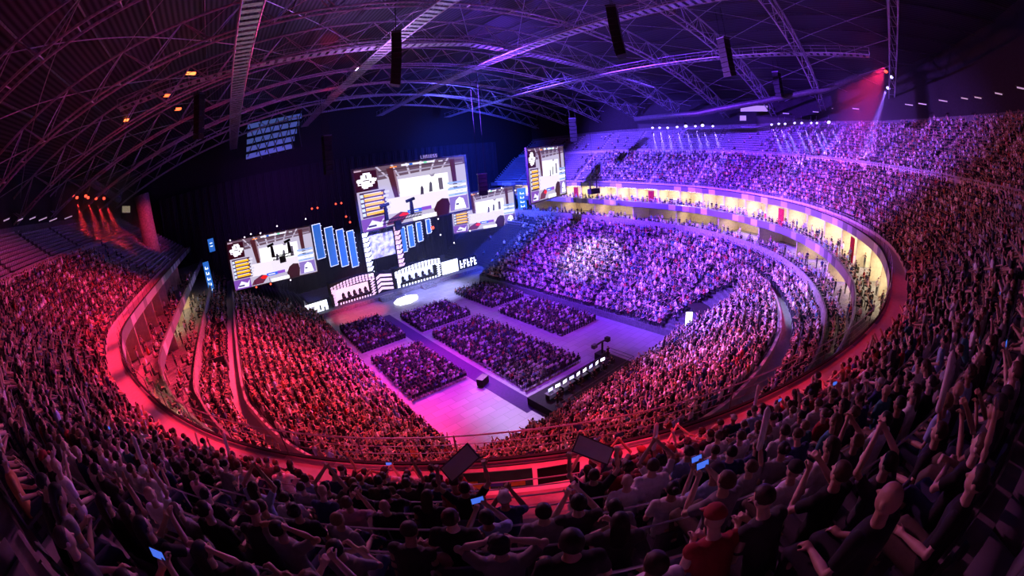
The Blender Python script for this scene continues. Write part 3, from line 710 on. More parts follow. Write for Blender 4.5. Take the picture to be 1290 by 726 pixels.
# ---------------------------------------------------------------- railings
def near_range(c, lim):                                    # index range of a curve near the camera
    d = np.hypot(c[:, 0], c[:, 1]); w = np.where(d < lim)[0]; return w[0], w[-1]
for k in range(1, NUP):
    d0 = UW + TREAD * k + .04; c = off(d0); z = DZ + .3 + RISE * k; a, b_ = near_range(c, 30 if k > 2 else 24)
    if np.min(np.hypot(c[:, 0], c[:, 1])) < .9 : continue
    t = empty('row_rail', (c[(a + b_) // 2][0], c[(a + b_) // 2][1], z), 0, f"thin metal guard rail along the {ordn(k + 1)} row up from the red walkway", 'railing', 'guard rails between upper deck rows')
    org = t.location.copy(); mb = MB(); mb.tube([(p[0] - org.x, p[1] - org.y, z + .60 - org.z) for p in c[a:b_]], .014, 6); mb.build('top_rail', M_rail, t)
    for j in range(a + 2, b_, 6):
        p = c[j]; mb = MB(); mb.tube([(p[0] - org.x, p[1] - org.y, z - .3 - org.z), (p[0] - org.x, p[1] - org.y, z + .60 - org.z)], .011, 5); mb.build('post', M_rail, t)
t = empty('rim_railing', (RIM[NS // 2][0], RIM[NS // 2][1], DZ), 0, 'long thin steel railing along the red rim walkway, curving around the bowl', 'railing'); org = t.location
vis = [i for i in range(NS) if -20 < proj([(RIM[i, 0], RIM[i, 1], DZ)])[0][0] < 1310 and (RIM[i, 1] < 72)]
for h, r_ in ((.86, .022), (.60, .010), (.36, .010)):
    mb = MB(); mb.tube([(RIM[i, 0] - org.x + NRM[i, 0] * .08, RIM[i, 1] - org.y + NRM[i, 1] * .08, h + .1) for i in vis], r_, 6); mb.build('rail', M_rail, t)
for i in vis[::5][:100]:
    mb = MB(); p = RIM[i] + NRM[i] * .08; mb.tube([(p[0] - org.x, p[1] - org.y, .1), (p[0] - org.x, p[1] - org.y, .98)], .02, 6); mb.build('post', M_dsteel, t)
# banners hanging at the rim railing side of the walkway
def banner(name, pa, pb, z0, z1, m, label, cat='banner', extra=None):
    t = empty(name, (pa[0], pa[1], z0), 0, label, cat); mb = MB(); d = Vector((pb[0] - pa[0], pb[1] - pa[1], 0)); n = Vector((-d.y, d.x, 0)).normalized() * .02
    v = []
    for dd in (Vector((0, 0, 0)), n): v += [dd, d + dd, d + dd + Vector((0, 0, z1 - z0)), dd + Vector((0, 0, z1 - z0))]
    mb.add(v, [(3, 2, 1, 0), (4, 5, 6, 7), (0, 1, 5, 4), (1, 2, 6, 5), (2, 3, 7, 6), (3, 0, 4, 7)]); mb.build('cloth', m, t); return t, d, n
# ---------------------------------------------------------------- END PART 2
t, d, n = banner('rim_banner', at_z(575, 619, DZ + .3), at_z(672, 612, DZ + .3), DZ + .3, DZ + .85, mat('green_banner', (.04, .22, .10), .8), 'green and yellow cloth banner tied to the row rail beside the red walkway')
b = MB(); L_ = d.length; dn = d.normalized(); dv = Vector((0, 0, 1))
for (u0, v0, u1, v1, mi) in ((.05, .04, .30, .30, 0), (.30, .02, .45, .22, 0), (.45, .10, .62, .22, 1), (.70, .06, .9, .2, 0)):
    q = [dn * (L_ * u) + dv * v - n * .6 for u, v in ((u0, v0), (u1, v0), (u1, v1), (u0, v1))]; b.add(q, [(0, 1, 2, 3)], None, mi); b.add([p + n * 2.4 for p in q], [(3, 2, 1, 0)], None, mi)
b.build('painted_patch', [mat('yellow_patch', (.75, .55, .05), .8), mat('blue_patch', (.08, .12, .5), .8)], t)
t, d, n = banner('rim_banner', at_z(678, 611, DZ + .3), at_z(730, 602, DZ + .3), DZ + .3, DZ + .8, M_black, 'plain black cloth banner tied to the row rail, left of the second sign holder')

# ---------------------------------------------------------------- suites: partition walls, lamps, curtains
NOFF = [0]
def wall_piece(name, a, b_, z0, z1, m, th=.15, parent=None):
    a, b_ = Vector((a[0], a[1], 0)), Vector((b_[0], b_[1], 0)); c = (a + b_) / 2; d = b_ - a
    mb = MB(); mb.box((0, 0, (z1 - z0) / 2), (d.length, th, z1 - z0), 0); o = mb.build(name, m, parent); o.location = (c.x, c.y, z0); o.rotation_euler = (0, 0, math.atan2(d.y, d.x)); return o
step = 11; bay = 0
sofa_sites = []
for i in range(6, NS - 8, step):
    x, y = RIM[i]; right = x >= CX
    if (not right and (y < 13 or y > 82)) or (right and (y < -3 or y > 92)) : continue
    j = min(i + step, NS - 1); bay += 1
    side = 'right' if right else 'left'
    for nm, da, db, z0, z1 in (('upper', 5.2, .3, 15.7, 19.1), ('lower', 5.2, -1.5, 12.1, 15.2)):
        a, b_ = RIM[i] + NRM[i] * da, RIM[i] + NRM[i] * db
        if nm == 'lower' and bay % 2: continue
        struct(wall_piece(f'wall_suite_{nm}', a, b_, z0, z1, M_cream), f'cream partition wall between {nm} suites')
    k = (i + j) // 2; c = RIM[k] + NRM[k] * 2.6; rz = math.atan2(NRM[k, 1], NRM[k, 0])
    dst = math.hypot(c[0], c[1])
    lit_u = right or (20 < y < 34); lit_l = (right and bay % 3 != 0 and y < 75) or (not right and 60 < y < 80)
    if right and 5 < y < 9: lit_u = True
    for nm, z, lit, dd in (('upper', 18.95, lit_u, 2.4), ('lower', 14.95, lit_l, 1.6)):
        if not lit: continue
        c = RIM[k] + NRM[k] * dd
        t = empty('ceiling_lamp', (c[0], c[1], z), rz, f"{'warm bright' if right else 'dim yellow'} ceiling lamp panel in {nm} suite, {ordn(bay)} bay from the left stage end", 'lamp', 'suite ceiling lamps')
        b = MB(); b.box((0, 0, 0.05), (2.4, 3.6, .08)); b.build('housing', M_white, t)
        b = MB(); b.box((0, 0, -.02), (2.2, 3.4, .05)); b.build('diffuser', M_lamp if right and nm == 'upper' else M_lampdim, t)
    # a counter inside
    c = RIM[k] + NRM[k] * 3.9
    t = empty('suite_counter', (c[0], c[1], 15.7), rz, f"low counter in the upper suite of the {ordn(bay)} bay from the left stage end", 'counter', 'suite counters')
    b = MB(); b.box((0, 0, .5), (.6, 2.2, 1.0)); b.build('cabinet', M_redcl if bay % 5 == 2 else M_conc, t); b = MB(); b.box((0, 0, 1.03), (.75, 2.4, .06)); b.build('counter_top', M_white, t)
    if right and bay in (RB := {31, 33, 34, 27}) or (right and y < 30 and bay % 4 == 1):
        c = RIM[i + 2] + NRM[i + 2] * .35; c2 = RIM[i + 5] + NRM[i + 5] * .35
        t = empty('red_curtain', (c[0], c[1], 15.7), 0, f"red curtain hanging in the upper suite, {ordn(bay)} bay from left stage end", 'curtain', 'red suite curtains')
        b = MB(); n_ = 18; V = []
        for q in range(n_ + 1):
            u = q / n_; p = Vector((c[0], c[1])) * (1 - u) + Vector((c2[0], c2[1])) * u; w = .06 * math.sin(q * 2.2)
            nx, ny2 = NRM[i]; V += [(p.x + nx * w - c[0], p.y + ny2 * w - c[1], 0.02), (p.x + nx * w - c[0], p.y + ny2 * w - c[1], 2.95)]
        b.add(V, [(2 * q, 2 * q + 2, 2 * q + 3, 2 * q + 1) for q in range(n_)]); o_ = b.build('drape', M_redcl, t); sm = o_.modifiers.new('t', 'SOLIDIFY'); sm.thickness = .04
        b = MB(); b.tube([(0, 0, 3.0), (c2[0] - c[0], c2[1] - c[1], 3.0)], .03, 6); b.build('rod', M_dsteel, t)
    # balcony railing pieces of the upper suites
# rail on the upper suite balcony
t = empty('balcony_railing', (RIM[NS // 2][0], RIM[NS // 2][1], 16.3), 0, 'thin metal rail on the balcony front of the upper suites', 'railing'); org = t.location
for z in (.25, .1):
    mb = MB(); mb.tube([(p[0] - org.x, p[1] - org.y, z) for p in off(-2.5)[::2]], .03, 5); mb.build('rail', M_rail, t)
# pale steps of the stair aisles in the upper deck
na = 0
for u in np.arange(11.0 * math.ceil(0), RS[-1], 11.0):
    for tiername, rws, w in (('up', uprows, .8), ('top', toprows, .8)):
        mb = MB(); i0 = int(np.searchsorted(RS, u + .4));
        if i0 >= NS - 1: continue
        x, y = RIM[i0]
        if y > 96: continue
        for d, z in rws:
            if tiername == 'top' and (z - WZ - .3) / RISE > ny[i0]: continue
            p = RIM[i0] + NRM[i0] * d; rz = math.atan2(NRM[i0, 1], NRM[i0, 0])
            mb.box((p[0] + NRM[i0, 0] * .17, p[1] + NRM[i0, 1] * .17, z + .13), (TREAD * .5, .75, .26), rz); mb.box((p[0] - NRM[i0, 0] * TREAD * .5, p[1] - NRM[i0, 1] * TREAD * .5, z + .01), (.06, .8, .03), rz)
        na += 1; struct(mb.build('trim_%d' % (na + 10), M_ledge), 'pale steps of a stair aisle')
# tunnel mouth and dark boxes cut into the lower stands
def vom(cx, cy, z, sx, sy, sz, rz, label):
    t = empty('stair_mouth', (cx, cy, z), rz, label, 'stairwell', None)
    b = MB(); th = .15
    b.box((-sx / 2, 0, sz / 2), (th, sy, sz)); b.box((sx / 2, 0, sz / 2), (th, sy, sz)); b.box((0, sy / 2, sz / 2), (sx, th, sz)); b.build('side_walls', M_dark, t)
    b = MB(); b.box((0, .2, sz * .55), (sx - .1, sy - .6, .1)); b.build('dark_landing', M_black, t); return t
def lowz(x): return LZ0 + (LZ1 - LZ0) * (x / 17.0)
for (x, y, lab) in ((-6.3, 60.7, 'dark stair mouth in the left club rows, nearer the stage'), (-6.3, 46.0, 'dark stair mouth in the left club rows, nearer the rim')): vom(x, y, 9.75, 2.5, 1.5, 1.4, 0, lab)
# tunnel at the near right corner
t = empty('corner_tunnel', (52.3, 23.6, 0), R(-135), 'black tunnel entrance in the corner between end stand and right stand', 'tunnel')
b = MB(); b.box((-3.4, 2.6, 2.2), (.3, 6.5, 4.4)); b.box((3.4, 2.6, 2.2), (.3, 6.5, 4.4)); b.box((0, 5.8, 2.6), (7.0, .3, 5.4)); b.box((0, 2.4, 2.35), (6.6, 6.2, .2)); b.build('side_wall', M_black, t); b = MB(); b.box((0, 2.6, 4.5), (7.0, 6.6, .25)); b.build('shade_cover', M_black, t)  # top slab is a black cover standing in for the recess's darkness
t = empty('roller_screen', tuple(at_z(866, 423, 1.2)), R(-52), 'white lit display panel leaning beside the corner tunnel', 'screen')
b = MB(); b.box((0, 0, 1.9), (1.0, .12, 3.6)); b.build('panel', M_glow, t); b = MB(); b.box((0, .08, 1.9), (1.15, .06, 3.8)); b.build('frame', M_black, t)
# dark equipment riser at the right stand front
t = empty('camera_riser', (57.0, 69.5, 0), 0, 'black camera riser in front of the right stand near the stage', 'riser')
b = MB(); b.box((0, 0, 1.5), (3.6, 5.5, 3.0)); b.build('platform', M_black, t)
b = MB()
for sx in (-1.7, 1.7):
    for sy in (-2.6, 0, 2.6): b.tube([(sx, sy, 3), (sx, sy, 4.0)], .03, 5)
b.tube([(-1.7, -2.6, 4), (1.7, -2.6, 4), (1.7, 2.6, 4), (-1.7, 2.6, 4), (-1.7, -2.6, 4)], .03, 5); b.build('railing', M_dsteel, t)
t = empty('stand_riser', (11.6, 66.5, 0), 0, 'black covered riser at the floor side of the left stand', 'riser')
b = MB(); b.box((0, 0, 1.3), (3.0, 10.0, 2.6)); b.build('platform', M_black, t)

# ---------------------------------------------------------------- carpets and stage
b = MB(); b.box((24.7, 51, .012), (2.2, 43, .02)); struct(b.build('trim_5', M_carpet), 'violet carpet strip down the left aisle')
t = empty('stage', (31, 86, 0), 0, 'broad low stage platform in front of the player booths', 'stage')
b = MB(); b.box((1.5, 2.5, .45), (47, 11, .9)); b.build('deck', M_dark, t)
b = MB(); b.box((1.5, -3.1, .45), (47, .15, .88)); b.build('front_panel', M_conc, t)
for sx, nm in ((-1.5, 'stairs'), (9.0, 'stairs')):
    b = MB()
    for k in range(5): b.box((sx, -3.3 - .38 * k, (.9 - .18 * k) / 2 - .0), (3.4, .38, .9 - .18 * k))
    b.build(nm, M_steel, t)
def chevrons(mb, x0, x1, z0, z1, y, nx, nz, flip=1):
    dx, dz = (x1 - x0) / nx, (z1 - z0) / nz
    for i in range(nx):
        for k in range(nz):
            cx, cz = x0 + (i + .5) * dx, z0 + (k + .5) * dz; s_ = dx * .30 * flip; w = dx * .38; h = dz * .40
            q = [(cx - w + s_ * .5, cz - h), (cx + w * .2 + s_ * .5, cz - h), (cx + w - s_ * .1, cz + h), (cx - w * .4 - s_ * .1, cz + h)]
            mb.add([(a, y, c) for a, c in q] + [(a, y - .05, c) for a, c in q], [(3, 2, 1, 0), (4, 5, 6, 7), (0, 1, 5, 4), (1, 2, 6, 5), (2, 3, 7, 6), (3, 0, 4, 7)])
PLY = [(.4, .4, .42), (.05, .05, .07)]
def booth(name, x0, x1, z0, z1, led, label, yb=85.5):
    cx = (x0 + x1) / 2; W = x1 - x0; H = z1 - z0; t = empty(name, (cx, yb, z0), 0, label, 'booth', 'player booths on the stage')
    b = MB(); b.box((0, .9, H / 2), (W, .2, H)); b.box((-W / 2, 0, H / 2), (.25, 2.0, H)); b.box((W / 2, 0, H / 2), (.25, 2.0, H)); b.box((0, 0, H - .1), (W, 2.0, .2)); b.build('shell', M_black, t)
    b = MB(); n = 14
    for i in range(n):                                           # arched lit roof line
        u0, u1 = i / n, (i + 1) / n; f0, f1 = [H * (.74 + .26 * math.sin(math.pi * min(1, u * .62 + .1))) for u in (u0, u1)]
        for k in range(3):
            za, zb = f0 - .5 * k, f1 - .5 * k; xa, xb = -W / 2 + W * u0 + .12, -W / 2 + W * u1 - .12
            b.add([(xa, -1.05, za - .38), (xb, -1.05, zb - .38), (xb, -1.05, zb), (xa, -1.05, za), (xa, -1.0, za - .38), (xb, -1.0, zb - .38), (xb, -1.0, zb), (xa, -1.0, za)], [(3, 2, 1, 0), (4, 5, 6, 7), (0, 1, 5, 4), (1, 2, 6, 5), (2, 3, 7, 6), (3, 0, 4, 7)][0:6])
    b.build('roof_lights', led, t)
    b = MB(); chevrons(b, -W / 2, -W / 2 + 1.3, .1, H * .72, -1.05, 1, 6); b.build('side_pattern', led, t); b = MB(); chevrons(b, W / 2 - 1.3, W / 2, .1, H * .72, -1.05, 1, 6, -1); b.build('side_pattern', led, t)
    b = MB(); b.box((0, .7, H * .36), (W * .76, .08, H * .46)); b.build('back_light', M_back if led is M_led else M_backp, t)
    b = MB(); b.box((0, -.5, .95), (W * .7, .8, .08)); b.box((0, -.15, .5), (W * .7, .06, .9)); b.build('desk', M_black, t)
    b = MB(); chevrons(b, -W / 2 + 1.4, W / 2 - 1.4, .05, .60, -1.05, 12, 1); b.build('front_pattern', led, t)
    return t
booth('player_booth', 17.6, 28.2, 1.0, 6.2, M_ledp, 'arched pink-white player booth on the left half of the stage')
booth('player_booth', 33.0, 45.2, .9, 5.6, M_led, 'arched blue-white player booth on the right half of the stage')
for bi, (xa, xb, z, lab) in enumerate(((20.6, 26.0, 1.0, 'left'), (35.5, 42.6, .9, 'right'))):
    for k in range(5):
        x = xa + (xb - xa) * k / 4
        cxm = KIT['rest']; root = empty('person', (x, 85.55, z), math.pi, f"player in dark shirt at the {lab} booth desk, {ordn(k + 1)} from left", 'person', 'players in the booths')
        root.scale = (1.2,) * 3
        for nm, me, colr in (('body', cxm[0], SKINS[k % 3]), ('shirt', cxm[1], (.05, .05, .09)), ('trousers', cxm[2], (.02, .02, .03)), ('hair', HAIRM['short'], HAIRS[k % 3])):
            c = bpy.data.objects.new(nm, me); COL.objects.link(c); c.parent = root; c.color = (*colr, 1)
        t = empty('gaming_chair', (x, 85.75, z), math.pi, f"tall dark gaming chair in the {lab} booth, {ordn(k + 1)} from left", 'chair', 'gaming chairs in the booths')
        b = MB(); b.box((0, 0, .46), (.60, .5, .12)); b.build('seat', M_black, t); b = MB(); b.box((0, -.16, 1.2), (.72, .12, 1.35)); b.box((0, -.16, 1.98), (.42, .12, .3)); b.build('backrest', M_black, t)
        b = MB(); b.tube([(0, 0, .4), (0, 0, .06)], .04, 6); b.box((0, 0, .05), (.6, .1, .06)); b.box((0, 0, .05), (.1, .6, .06)); b.build('base', M_dsteel, t)
        t = empty('computer_monitor', (x, 84.9 , z + .99), 0, f"black monitor on the {lab} booth desk, {ordn(k + 1)} from left", 'monitor', 'monitors in the booths')
        b = MB(); b.box((0, 0, .32), (.62, .04, .38)); b.build('display_case', M_black, t); b = MB(); b.box((0, 0, .07), (.05, .04, .14)); b.box((0, 0, .01), (.24, .18, .02)); b.build('stand', M_dsteel, t)
# centre chevron panel between the booths
t = empty('centre_panel', (30.6, 85.0, .9), 0, 'slanted chevron light panel between the two booths', 'light panel')
b = MB(); b.box((0, .2, 2.4), (4.2, .3, 4.8)); b.build('backing', M_black, t); b = MB()
for k in range(4): b.add([(-1.9, 0, 1.0 * k + .15), (-.9, 0, 1.0 * k + .7), (1.9, 0, 1.0 * k + .15), (1.9, 0, 1.0 * k + .7), (-.9, 0, 1.0 * k + 1.3), (-1.9, 0, 1.0 * k + .75)], [(0, 1, 4, 5), (1, 2, 3, 4)])
o_ = b.build('light_band', M_ledp, t); o_.location = (0, -.02, 0); sm = o_.modifiers.new('t', 'SOLIDIFY'); sm.thickness = .05
def blockletters(mb, txt, x, z, h, y, w=.62, gap=.25, th=.17):
    G = {'I': ['111', '010', '010', '010', '111'], 'E': ['111', '100', '111', '100', '111'], 'M': ['101', '111', '111', '101', '101'], 'S': ['111', '100', '111', '001', '111'], 'L': ['100', '100', '100', '100', '111'], 'O': ['111', '101', '101', '101', '111'], 'N': ['111', '101', '101', '101', '101'], 'A': ['111', '101', '111', '101', '101'], 'X': ['101', '101', '010', '101', '101'], 'G': ['111', '100', '101', '101', '111'], 'C': ['111', '100', '100', '100', '111'], 'T': ['111', '010', '010', '010', '010'], 'R': ['110', '101', '110', '101', '101']}
    cw = h * w / 3; chh = h / 5
    for c in txt:
        for r_i, row in enumerate(G[c]):
            for q, v in enumerate(row):
                if v == '1': mb.box((x + (q + .5) * cw, y, z + h - (r_i + .5) * chh), (cw * 1.02, .04, chh * 1.02))
        x += h * (w + gap)
t = empty('stage_sign', (50.5, 85.2, .9), 0, 'white lit panel with dark block marks at the right end of the stage', 'sign')
b = MB(); b.box((-2.7, 0, 1.4), (5.0, .3, 3.3)); b.build('light_wall', M_led, t); b = MB(); b.box((2.6, 0, 1.3), (5.6, .3, 3.0)); b.build('panel', M_black, t)
b = MB()
for k in range(5):
    x = .5 + k * 1.05
    b.box((x, -.17, 1.35), (.28, .05, 2.0)); b.box((x + .35, -.17, 2.15 if k % 2 else .65), (.5, .05, .4)); b.box((x + .35, -.17, 1.4), (.4, .05, .35))
b.build('lettering', M_led, t)
t = empty('stage_wing_panel', (13.8, 85.0, .3), 0, 'low white light panel at the left end of the stage', 'light panel')
b = MB(); b.box((0, 0, 1.4), (5.2, .25, 2.6)); b.build('panel', M_led, t); b = MB()
for k in range(5): b.box((-2 + k * .95, -.14, 1.0 + .4 * (k % 2)), (.35, .05, 1.1 - .3 * (k % 3)))
b.build('lettering', M_dsteel, t)
# trophy plinth: faceted white shape
t = empty('trophy_plinth', (31.9, 77.2, 0), .3, 'faceted glowing white plinth on the floor before the stage', 'plinth')
b = MB(); V = []; n = 7
for r_, z in ((2.3, .02), (2.5, .45), (1.3, .8)): V += [(r_ * math.cos(2 * math.pi * k / n) * 1.25, r_ * math.sin(2 * math.pi * k / n) * .9, z) for k in range(n)]
V.append((0, 0, .95)); b.add(V, [(k + n * r_, (k + 1) % n + n * r_, (k + 1) % n + n * (r_ + 1), k + n * (r_ + 1)) for r_ in (0, 1) for k in range(n)] + [(2 * n + k, 2 * n + (k + 1) % n, 3 * n) for k in range(n)])
b.build('faceted_body', M_glow, t); b = MB(); b.tube([(0, 0, .9), (0, 0, 1.2), (0, 0, 1.5)], [.12, .05, .2], 10); b.build('trophy', M_rail, t)

# ---------------------------------------------------------------- screens
def quadpic(kind):
    q = []
    def rc(u0, v0, u1, v1, c): q.append(([(u0, v0), (u1, v0), (u1, v1), (u0, v1)], c))
    def pg(pts, c): q.append((pts, c))
    W_ = (.86, .84, .90); MR = (.14, .035, .07); LT = (.55, .52, .60)
    rc(0, 0, 1, 1, (.60, .57, .66)); pg([(.2, .78), (1, .86), (1, 1), (0, 1), (0, .9)], (.30, .23, .28))
    for k in range(6): pg([(.18 + .13 * k, 1), (.2 + .13 * k, 1), (.30 + .09 * k, .76), (.285 + .09 * k, .76)], (.62, .58, .66))
    pg([(.2, .83), (.98, .88), (.98, .90), (.2, .855)], (.5, .46, .55)); pg([(.2, .90), (.98, .94), (.98, .955), (.2, .92)], (.20, .14, .18))
    rc(.36, .36, .82, .74, W_); rc(.40, .40, .56, .68, (.95, .94, .97)); rc(.58, .36, .72, .70, (1.0, 1.0, 1.0)); pg([(.2, .2), (.95, .1), (1, .42), (.2, .45)], (.78, .74, .80))
    pg([(.27, .95), (.33, .95), (.35, .45), (.31, .45)], (.22, .10, .12)); pg([(.85, .97), (.90, .97), (.90, .42), (.86, .42)], (.22, .10, .12)); pg([(.33, .9), (.345, .9), (.36, .5), (.35, .5)], (.45, .35, .4))
    pg([(.62, .44), (.635, .6), (.65, .62), (.66, .58), (.655, .44)], (.25, .24, .30)); pg([(.54, .42), (.55, .55), (.565, .57), (.575, .52), (.57, .42)], (.18, .16, .22))
    pg([(.66, .7), (.64, .76), (.66, .74), (.70, .76), (.68, .70)], (.45, .42, .5)); rc(.72, .45, .76, .66, (.3, .27, .33))
    rc(0, .64, .185, .96, MR)
    for a, b_, c, d in ((.02, .74, .16, .84), (.05, .70, .14, .90), (.07, .84, .13, .93), (.03, .78, .175, .81), (.06, .68, .10, .74)): rc(a, b_, c, d, (.92, .90, .95))
    rc(.065, .80, .12, .815, MR); rc(.09, .84, .10, .90, MR); rc(.12, .76, .135, .79, MR); rc(.03, .755, .05, .775, MR); rc(.15, .80, .18, .83, (.92, .9, .95)); rc(.012, .79, .03, .83, (.92, .9, .95))
    rc(.02, .21, .235, .62, (.20, .12, .22))
    for k in range(5): rc(.055, .245 + .075 * k, .215, .285 + .075 * k, (.90, .62, .10)); rc(.055, .285 + .075 * k, .20, .296 + .075 * k, (.8, .76, .84)); rc(.022, .24 + .075 * k, .048, .29 + .075 * k, (.7, .75, .9))
    for k in range(6): rc(.215 + .01 * (k % 2), .23 + .065 * k, .25 + .01 * (k % 3), .27 + .065 * k, (.7, .68, .75))
    rc(.0, .0, .20, .20, (.38, .22, .55)); pg([(.03, .03), (.09, .16), (.16, .10), (.19, .16), (.17, .02)], (.80, .78, .92)); rc(.05, .05, .12, .08, (.15, .1, .3))
    for k, c in enumerate([(.50, .62, .88), (.88, .90, .97), (.45, .58, .85), (.85, .88, .96), (.5, .6, .85)]): rc(.80, .30 + .055 * k, .985, .335 + .055 * k, c); rc(.86, .318 + .055 * k, .95, .325 + .055 * k, (.15, .15, .25))
    rc(.80, .03, .985, .28, (.42, .34, .62)); pg([(.84, .04), (.86, .2), (.90, .26), (.94, .22), (.96, .04)], (.90, .90, .97)); rc(.86, .12, .89, .15, (.15, .1, .3))
    pg([(.66, .0), (.64, .12), (.68, .24), (.73, .29), (.79, .27), (.80, .16), (.78, .0)], (.15, .045, .08)); pg([(.2, .02), (.34, .02), (.42, .16), (.34, .20), (.24, .12)], (.30, .12, .20))
    rc(.40, .14, .53, .20, (.15, .30, .80)); rc(.53, .145, .62, .205, (.42, .22, .66)); rc(.42, .16, .50, .175, (.9, .9, .95)); pg([(.32, .14), (.36, .18), (.41, .15), (.38, .10), (.34, .11)], (.85, .10, .10))
    rc(.44, .0, .66, .07, (.92, .9, .95)); rc(.40, .955, .70, .985, (.80, .80, .88)); rc(.47, .955, .50, .985, (.1, .3, .7)); rc(.60, .955, .63, .985, (.4, .75, .6)); rc(.30, .95, .36, .97, (.85, .45, .2)); rc(.74, .95, .78, .97, (.7, .7, .75))
    rc(.0, .965, .06, .98, (.7, .6, .68))
    return q
PIC = quadpic('x')
def screen(name, bl, br, tr, tl, label, depth=.5):
    bl, br, tr, tl = map(Vector, (bl, br, tr, tl)); n = (br - bl).cross(tl - bl).normalized(); c = (bl + tr) / 2
    if n.dot(Vector((0, 0, EYE)) - c) < 0: n = -n
    t = empty(name, tuple(c), 0, label, 'screen'); P = lambda u, v, e=0: (bl * (1 - u) + br * u) * (1 - v) + (tl * (1 - u) + tr * u) * v + n * e - c
    b = MB()
    for k, (pts, col) in enumerate(PIC): b.add([P(u, v, .02 + .004 * k) for u, v in pts], [tuple(range(len(pts)))], tuple(x * x * .9 for x in col) if True else col)
    b.build('display', M_disp, t, col=True)
    b = MB()
    for u0, v0, u1, v1 in ((-.02, -.03, 1.02, 0), (-.02, 1, 1.02, 1.03), (-.02, 0, 0, 1), (1, 0, 1.02, 1)):
        q = [P(u, v, .15) for u, v in ((u0, v0), (u1, v0), (u1, v1), (u0, v1))]; b.add(q + [p - n * depth for p in q], [(0, 1, 2, 3), (7, 6, 5, 4), (0, 4, 5, 1), (1, 5, 6, 2), (2, 6, 7, 3), (3, 7, 4, 0)])
    b.build('frame', M_dsteel, t)
    q = [P(0, 0, -.05), P(1, 0, -.05), P(1, 1, -.05), P(0, 1, -.05)]; b = MB(); b.add(q + [p - n * depth for p in q], [(0, 1, 2, 3), (7, 6, 5, 4), (0, 4, 5, 1), (1, 5, 6, 2), (2, 6, 7, 3), (3, 7, 4, 0)]); b.build('back_case', M_black, t)
    return t, P
_, PM = screen('video_screen', (27.7, 86, 15.0), (56.1, 86, 15.4), (55.8, 86, 28.7), (27.3, 86, 28.7), 'huge centre video screen showing a game, above the stage')
screen('video_screen', (-2.8, 86, 10.1), (15.9, 86, 9.2), (16.0, 86, 18.9), (-2.4, 86, 19.9), 'hanging video screen left of the blue banners, showing the same game')
screen('video_screen', (51.6, 87.5, 9.8), (71.7, 87.5, 8.9), (71.7, 87.5, 19.3), (51.6, 87.5, 18.9), 'smaller video screen low behind the right edge of the centre screen')
a_, b_ = at_D(669, 256, 86), at_D(662, 188, 86); c_, d_ = at_D(713, 243, 98), at_D(709, 184, 98)
screen('video_screen', (a_.x, a_.y, a_.z), (c_.x, c_.y, c_.z), (c_.x, c_.y, d_.z), (a_.x, a_.y, b_.z), 'narrow-looking angled video screen in front of the right upper deck')
# under-screen panel and chevron towers
M_cloud = mat('cloudy_panel', (.6, .6, .6), emit=(.8, .8, 1), es=1.0)
nt_ = M_cloud.node_tree; tc_ = nt_.nodes.new('ShaderNodeTexCoord'); nz_ = nt_.nodes.new('ShaderNodeTexNoise'); nz_.inputs['Scale'].default_value = .9; nz_.inputs['Detail'].default_value = 6
rp_ = nt_.nodes.new('ShaderNodeValToRGB'); rp_.color_ramp.elements[0].position = .38; rp_.color_ramp.elements[0].color = (.10, .12, .35, 1); rp_.color_ramp.elements[1].position = .6; rp_.color_ramp.elements[1].color = (.85, .85, 1, 1)
nt_.links.new(tc_.outputs['Object'], nz_.inputs['Vector']); nt_.links.new(nz_.outputs['Fac'], rp_.inputs['Fac']); nt_.links.new(rp_.outputs['Color'], nt_.nodes['Principled BSDF'].inputs['Emission Color'])
t = empty('light_panel', (31.5, 85.4, 8.8), 0, 'plain bright white panel below the centre screen', 'light panel')
b = MB(); b.box((0, 0, 2.6), (5.9, .3, 5.2)); b.build('panel', M_cloud, t); b = MB(); b.box((0, .3, 2.6), (6.3, .3, 5.6)); b.build('frame', M_dsteel, t)
for x0, lab in ((27.2, 'left'), (34.9, 'right')):
    t = empty('chevron_tower', (x0 + .6, 85.2, 5.2), 0, f'vertical strip of lit chevrons {lab} of the white panel', 'light tower', 'chevron towers')
    b = MB(); b.box((0, .2, 4.9), (1.9, .25, 9.8)); b.build('backing', M_black, t); b = MB(); chevrons(b, -1.0, .1, .0, 9.8, 0, 1, 9, 1); chevrons(b, -.1, 1.0, .0, 9.8, 0, 1, 9, -1); chevrons(b, -.1, .1, .0, 9.8, 0, 1, 9, 1 if lab == 'left' else -1); b.build('chevrons', M_led if lab == 'left' else M_ledp, t)
# blue banners
for k, (x, z0, z1, w) in enumerate(((17.3, 11.8, 19.0, 1.9), (19.9, 9.6, 17.8, 1.9), (22.3, 8.9, 16.8, 1.7), (24.6, 8.2, 16.0, 1.6), (36.9, 8.6, 14.2, 1.5), (39.0, 9.4, 14.3, 1.5), (41.3, 10.2, 14.6, 1.4), (43.8, 11.6, 14.8, 1.2))):
    lab = f"tall blue lit banner, {ordn(k + 1)} from the left video screen" if k < 4 else f"short blue lit banner below the centre screen, {ordn(k - 3)} from the white panel"
    t = empty('blue_banner', (x, 85.6, z0), R(12), lab, 'banner', 'blue banners beside the centre screen'); H = z1 - z0
    b = MB(); b.box((0, 0, H / 2), (w, .12, H)); b.build('cloth', M_bluled, t)
    b = MB(); b.box((-w / 2, 0, H / 2), (.08, .2, H + .2)); b.box((w / 2, 0, H / 2), (.08, .2, H + .2)); b.box((0, 0, H + .05), (w, .2, .12)); b.box((0, 0, -.05), (w, .2, .12)); b.build('frame', M_back, t)
    for q in range(7): b = MB(); b.box((w / 2 + .25, .0, H * (q + .5) / 7), (.12, .1, .10)); b.build('rope_light', M_led, t)
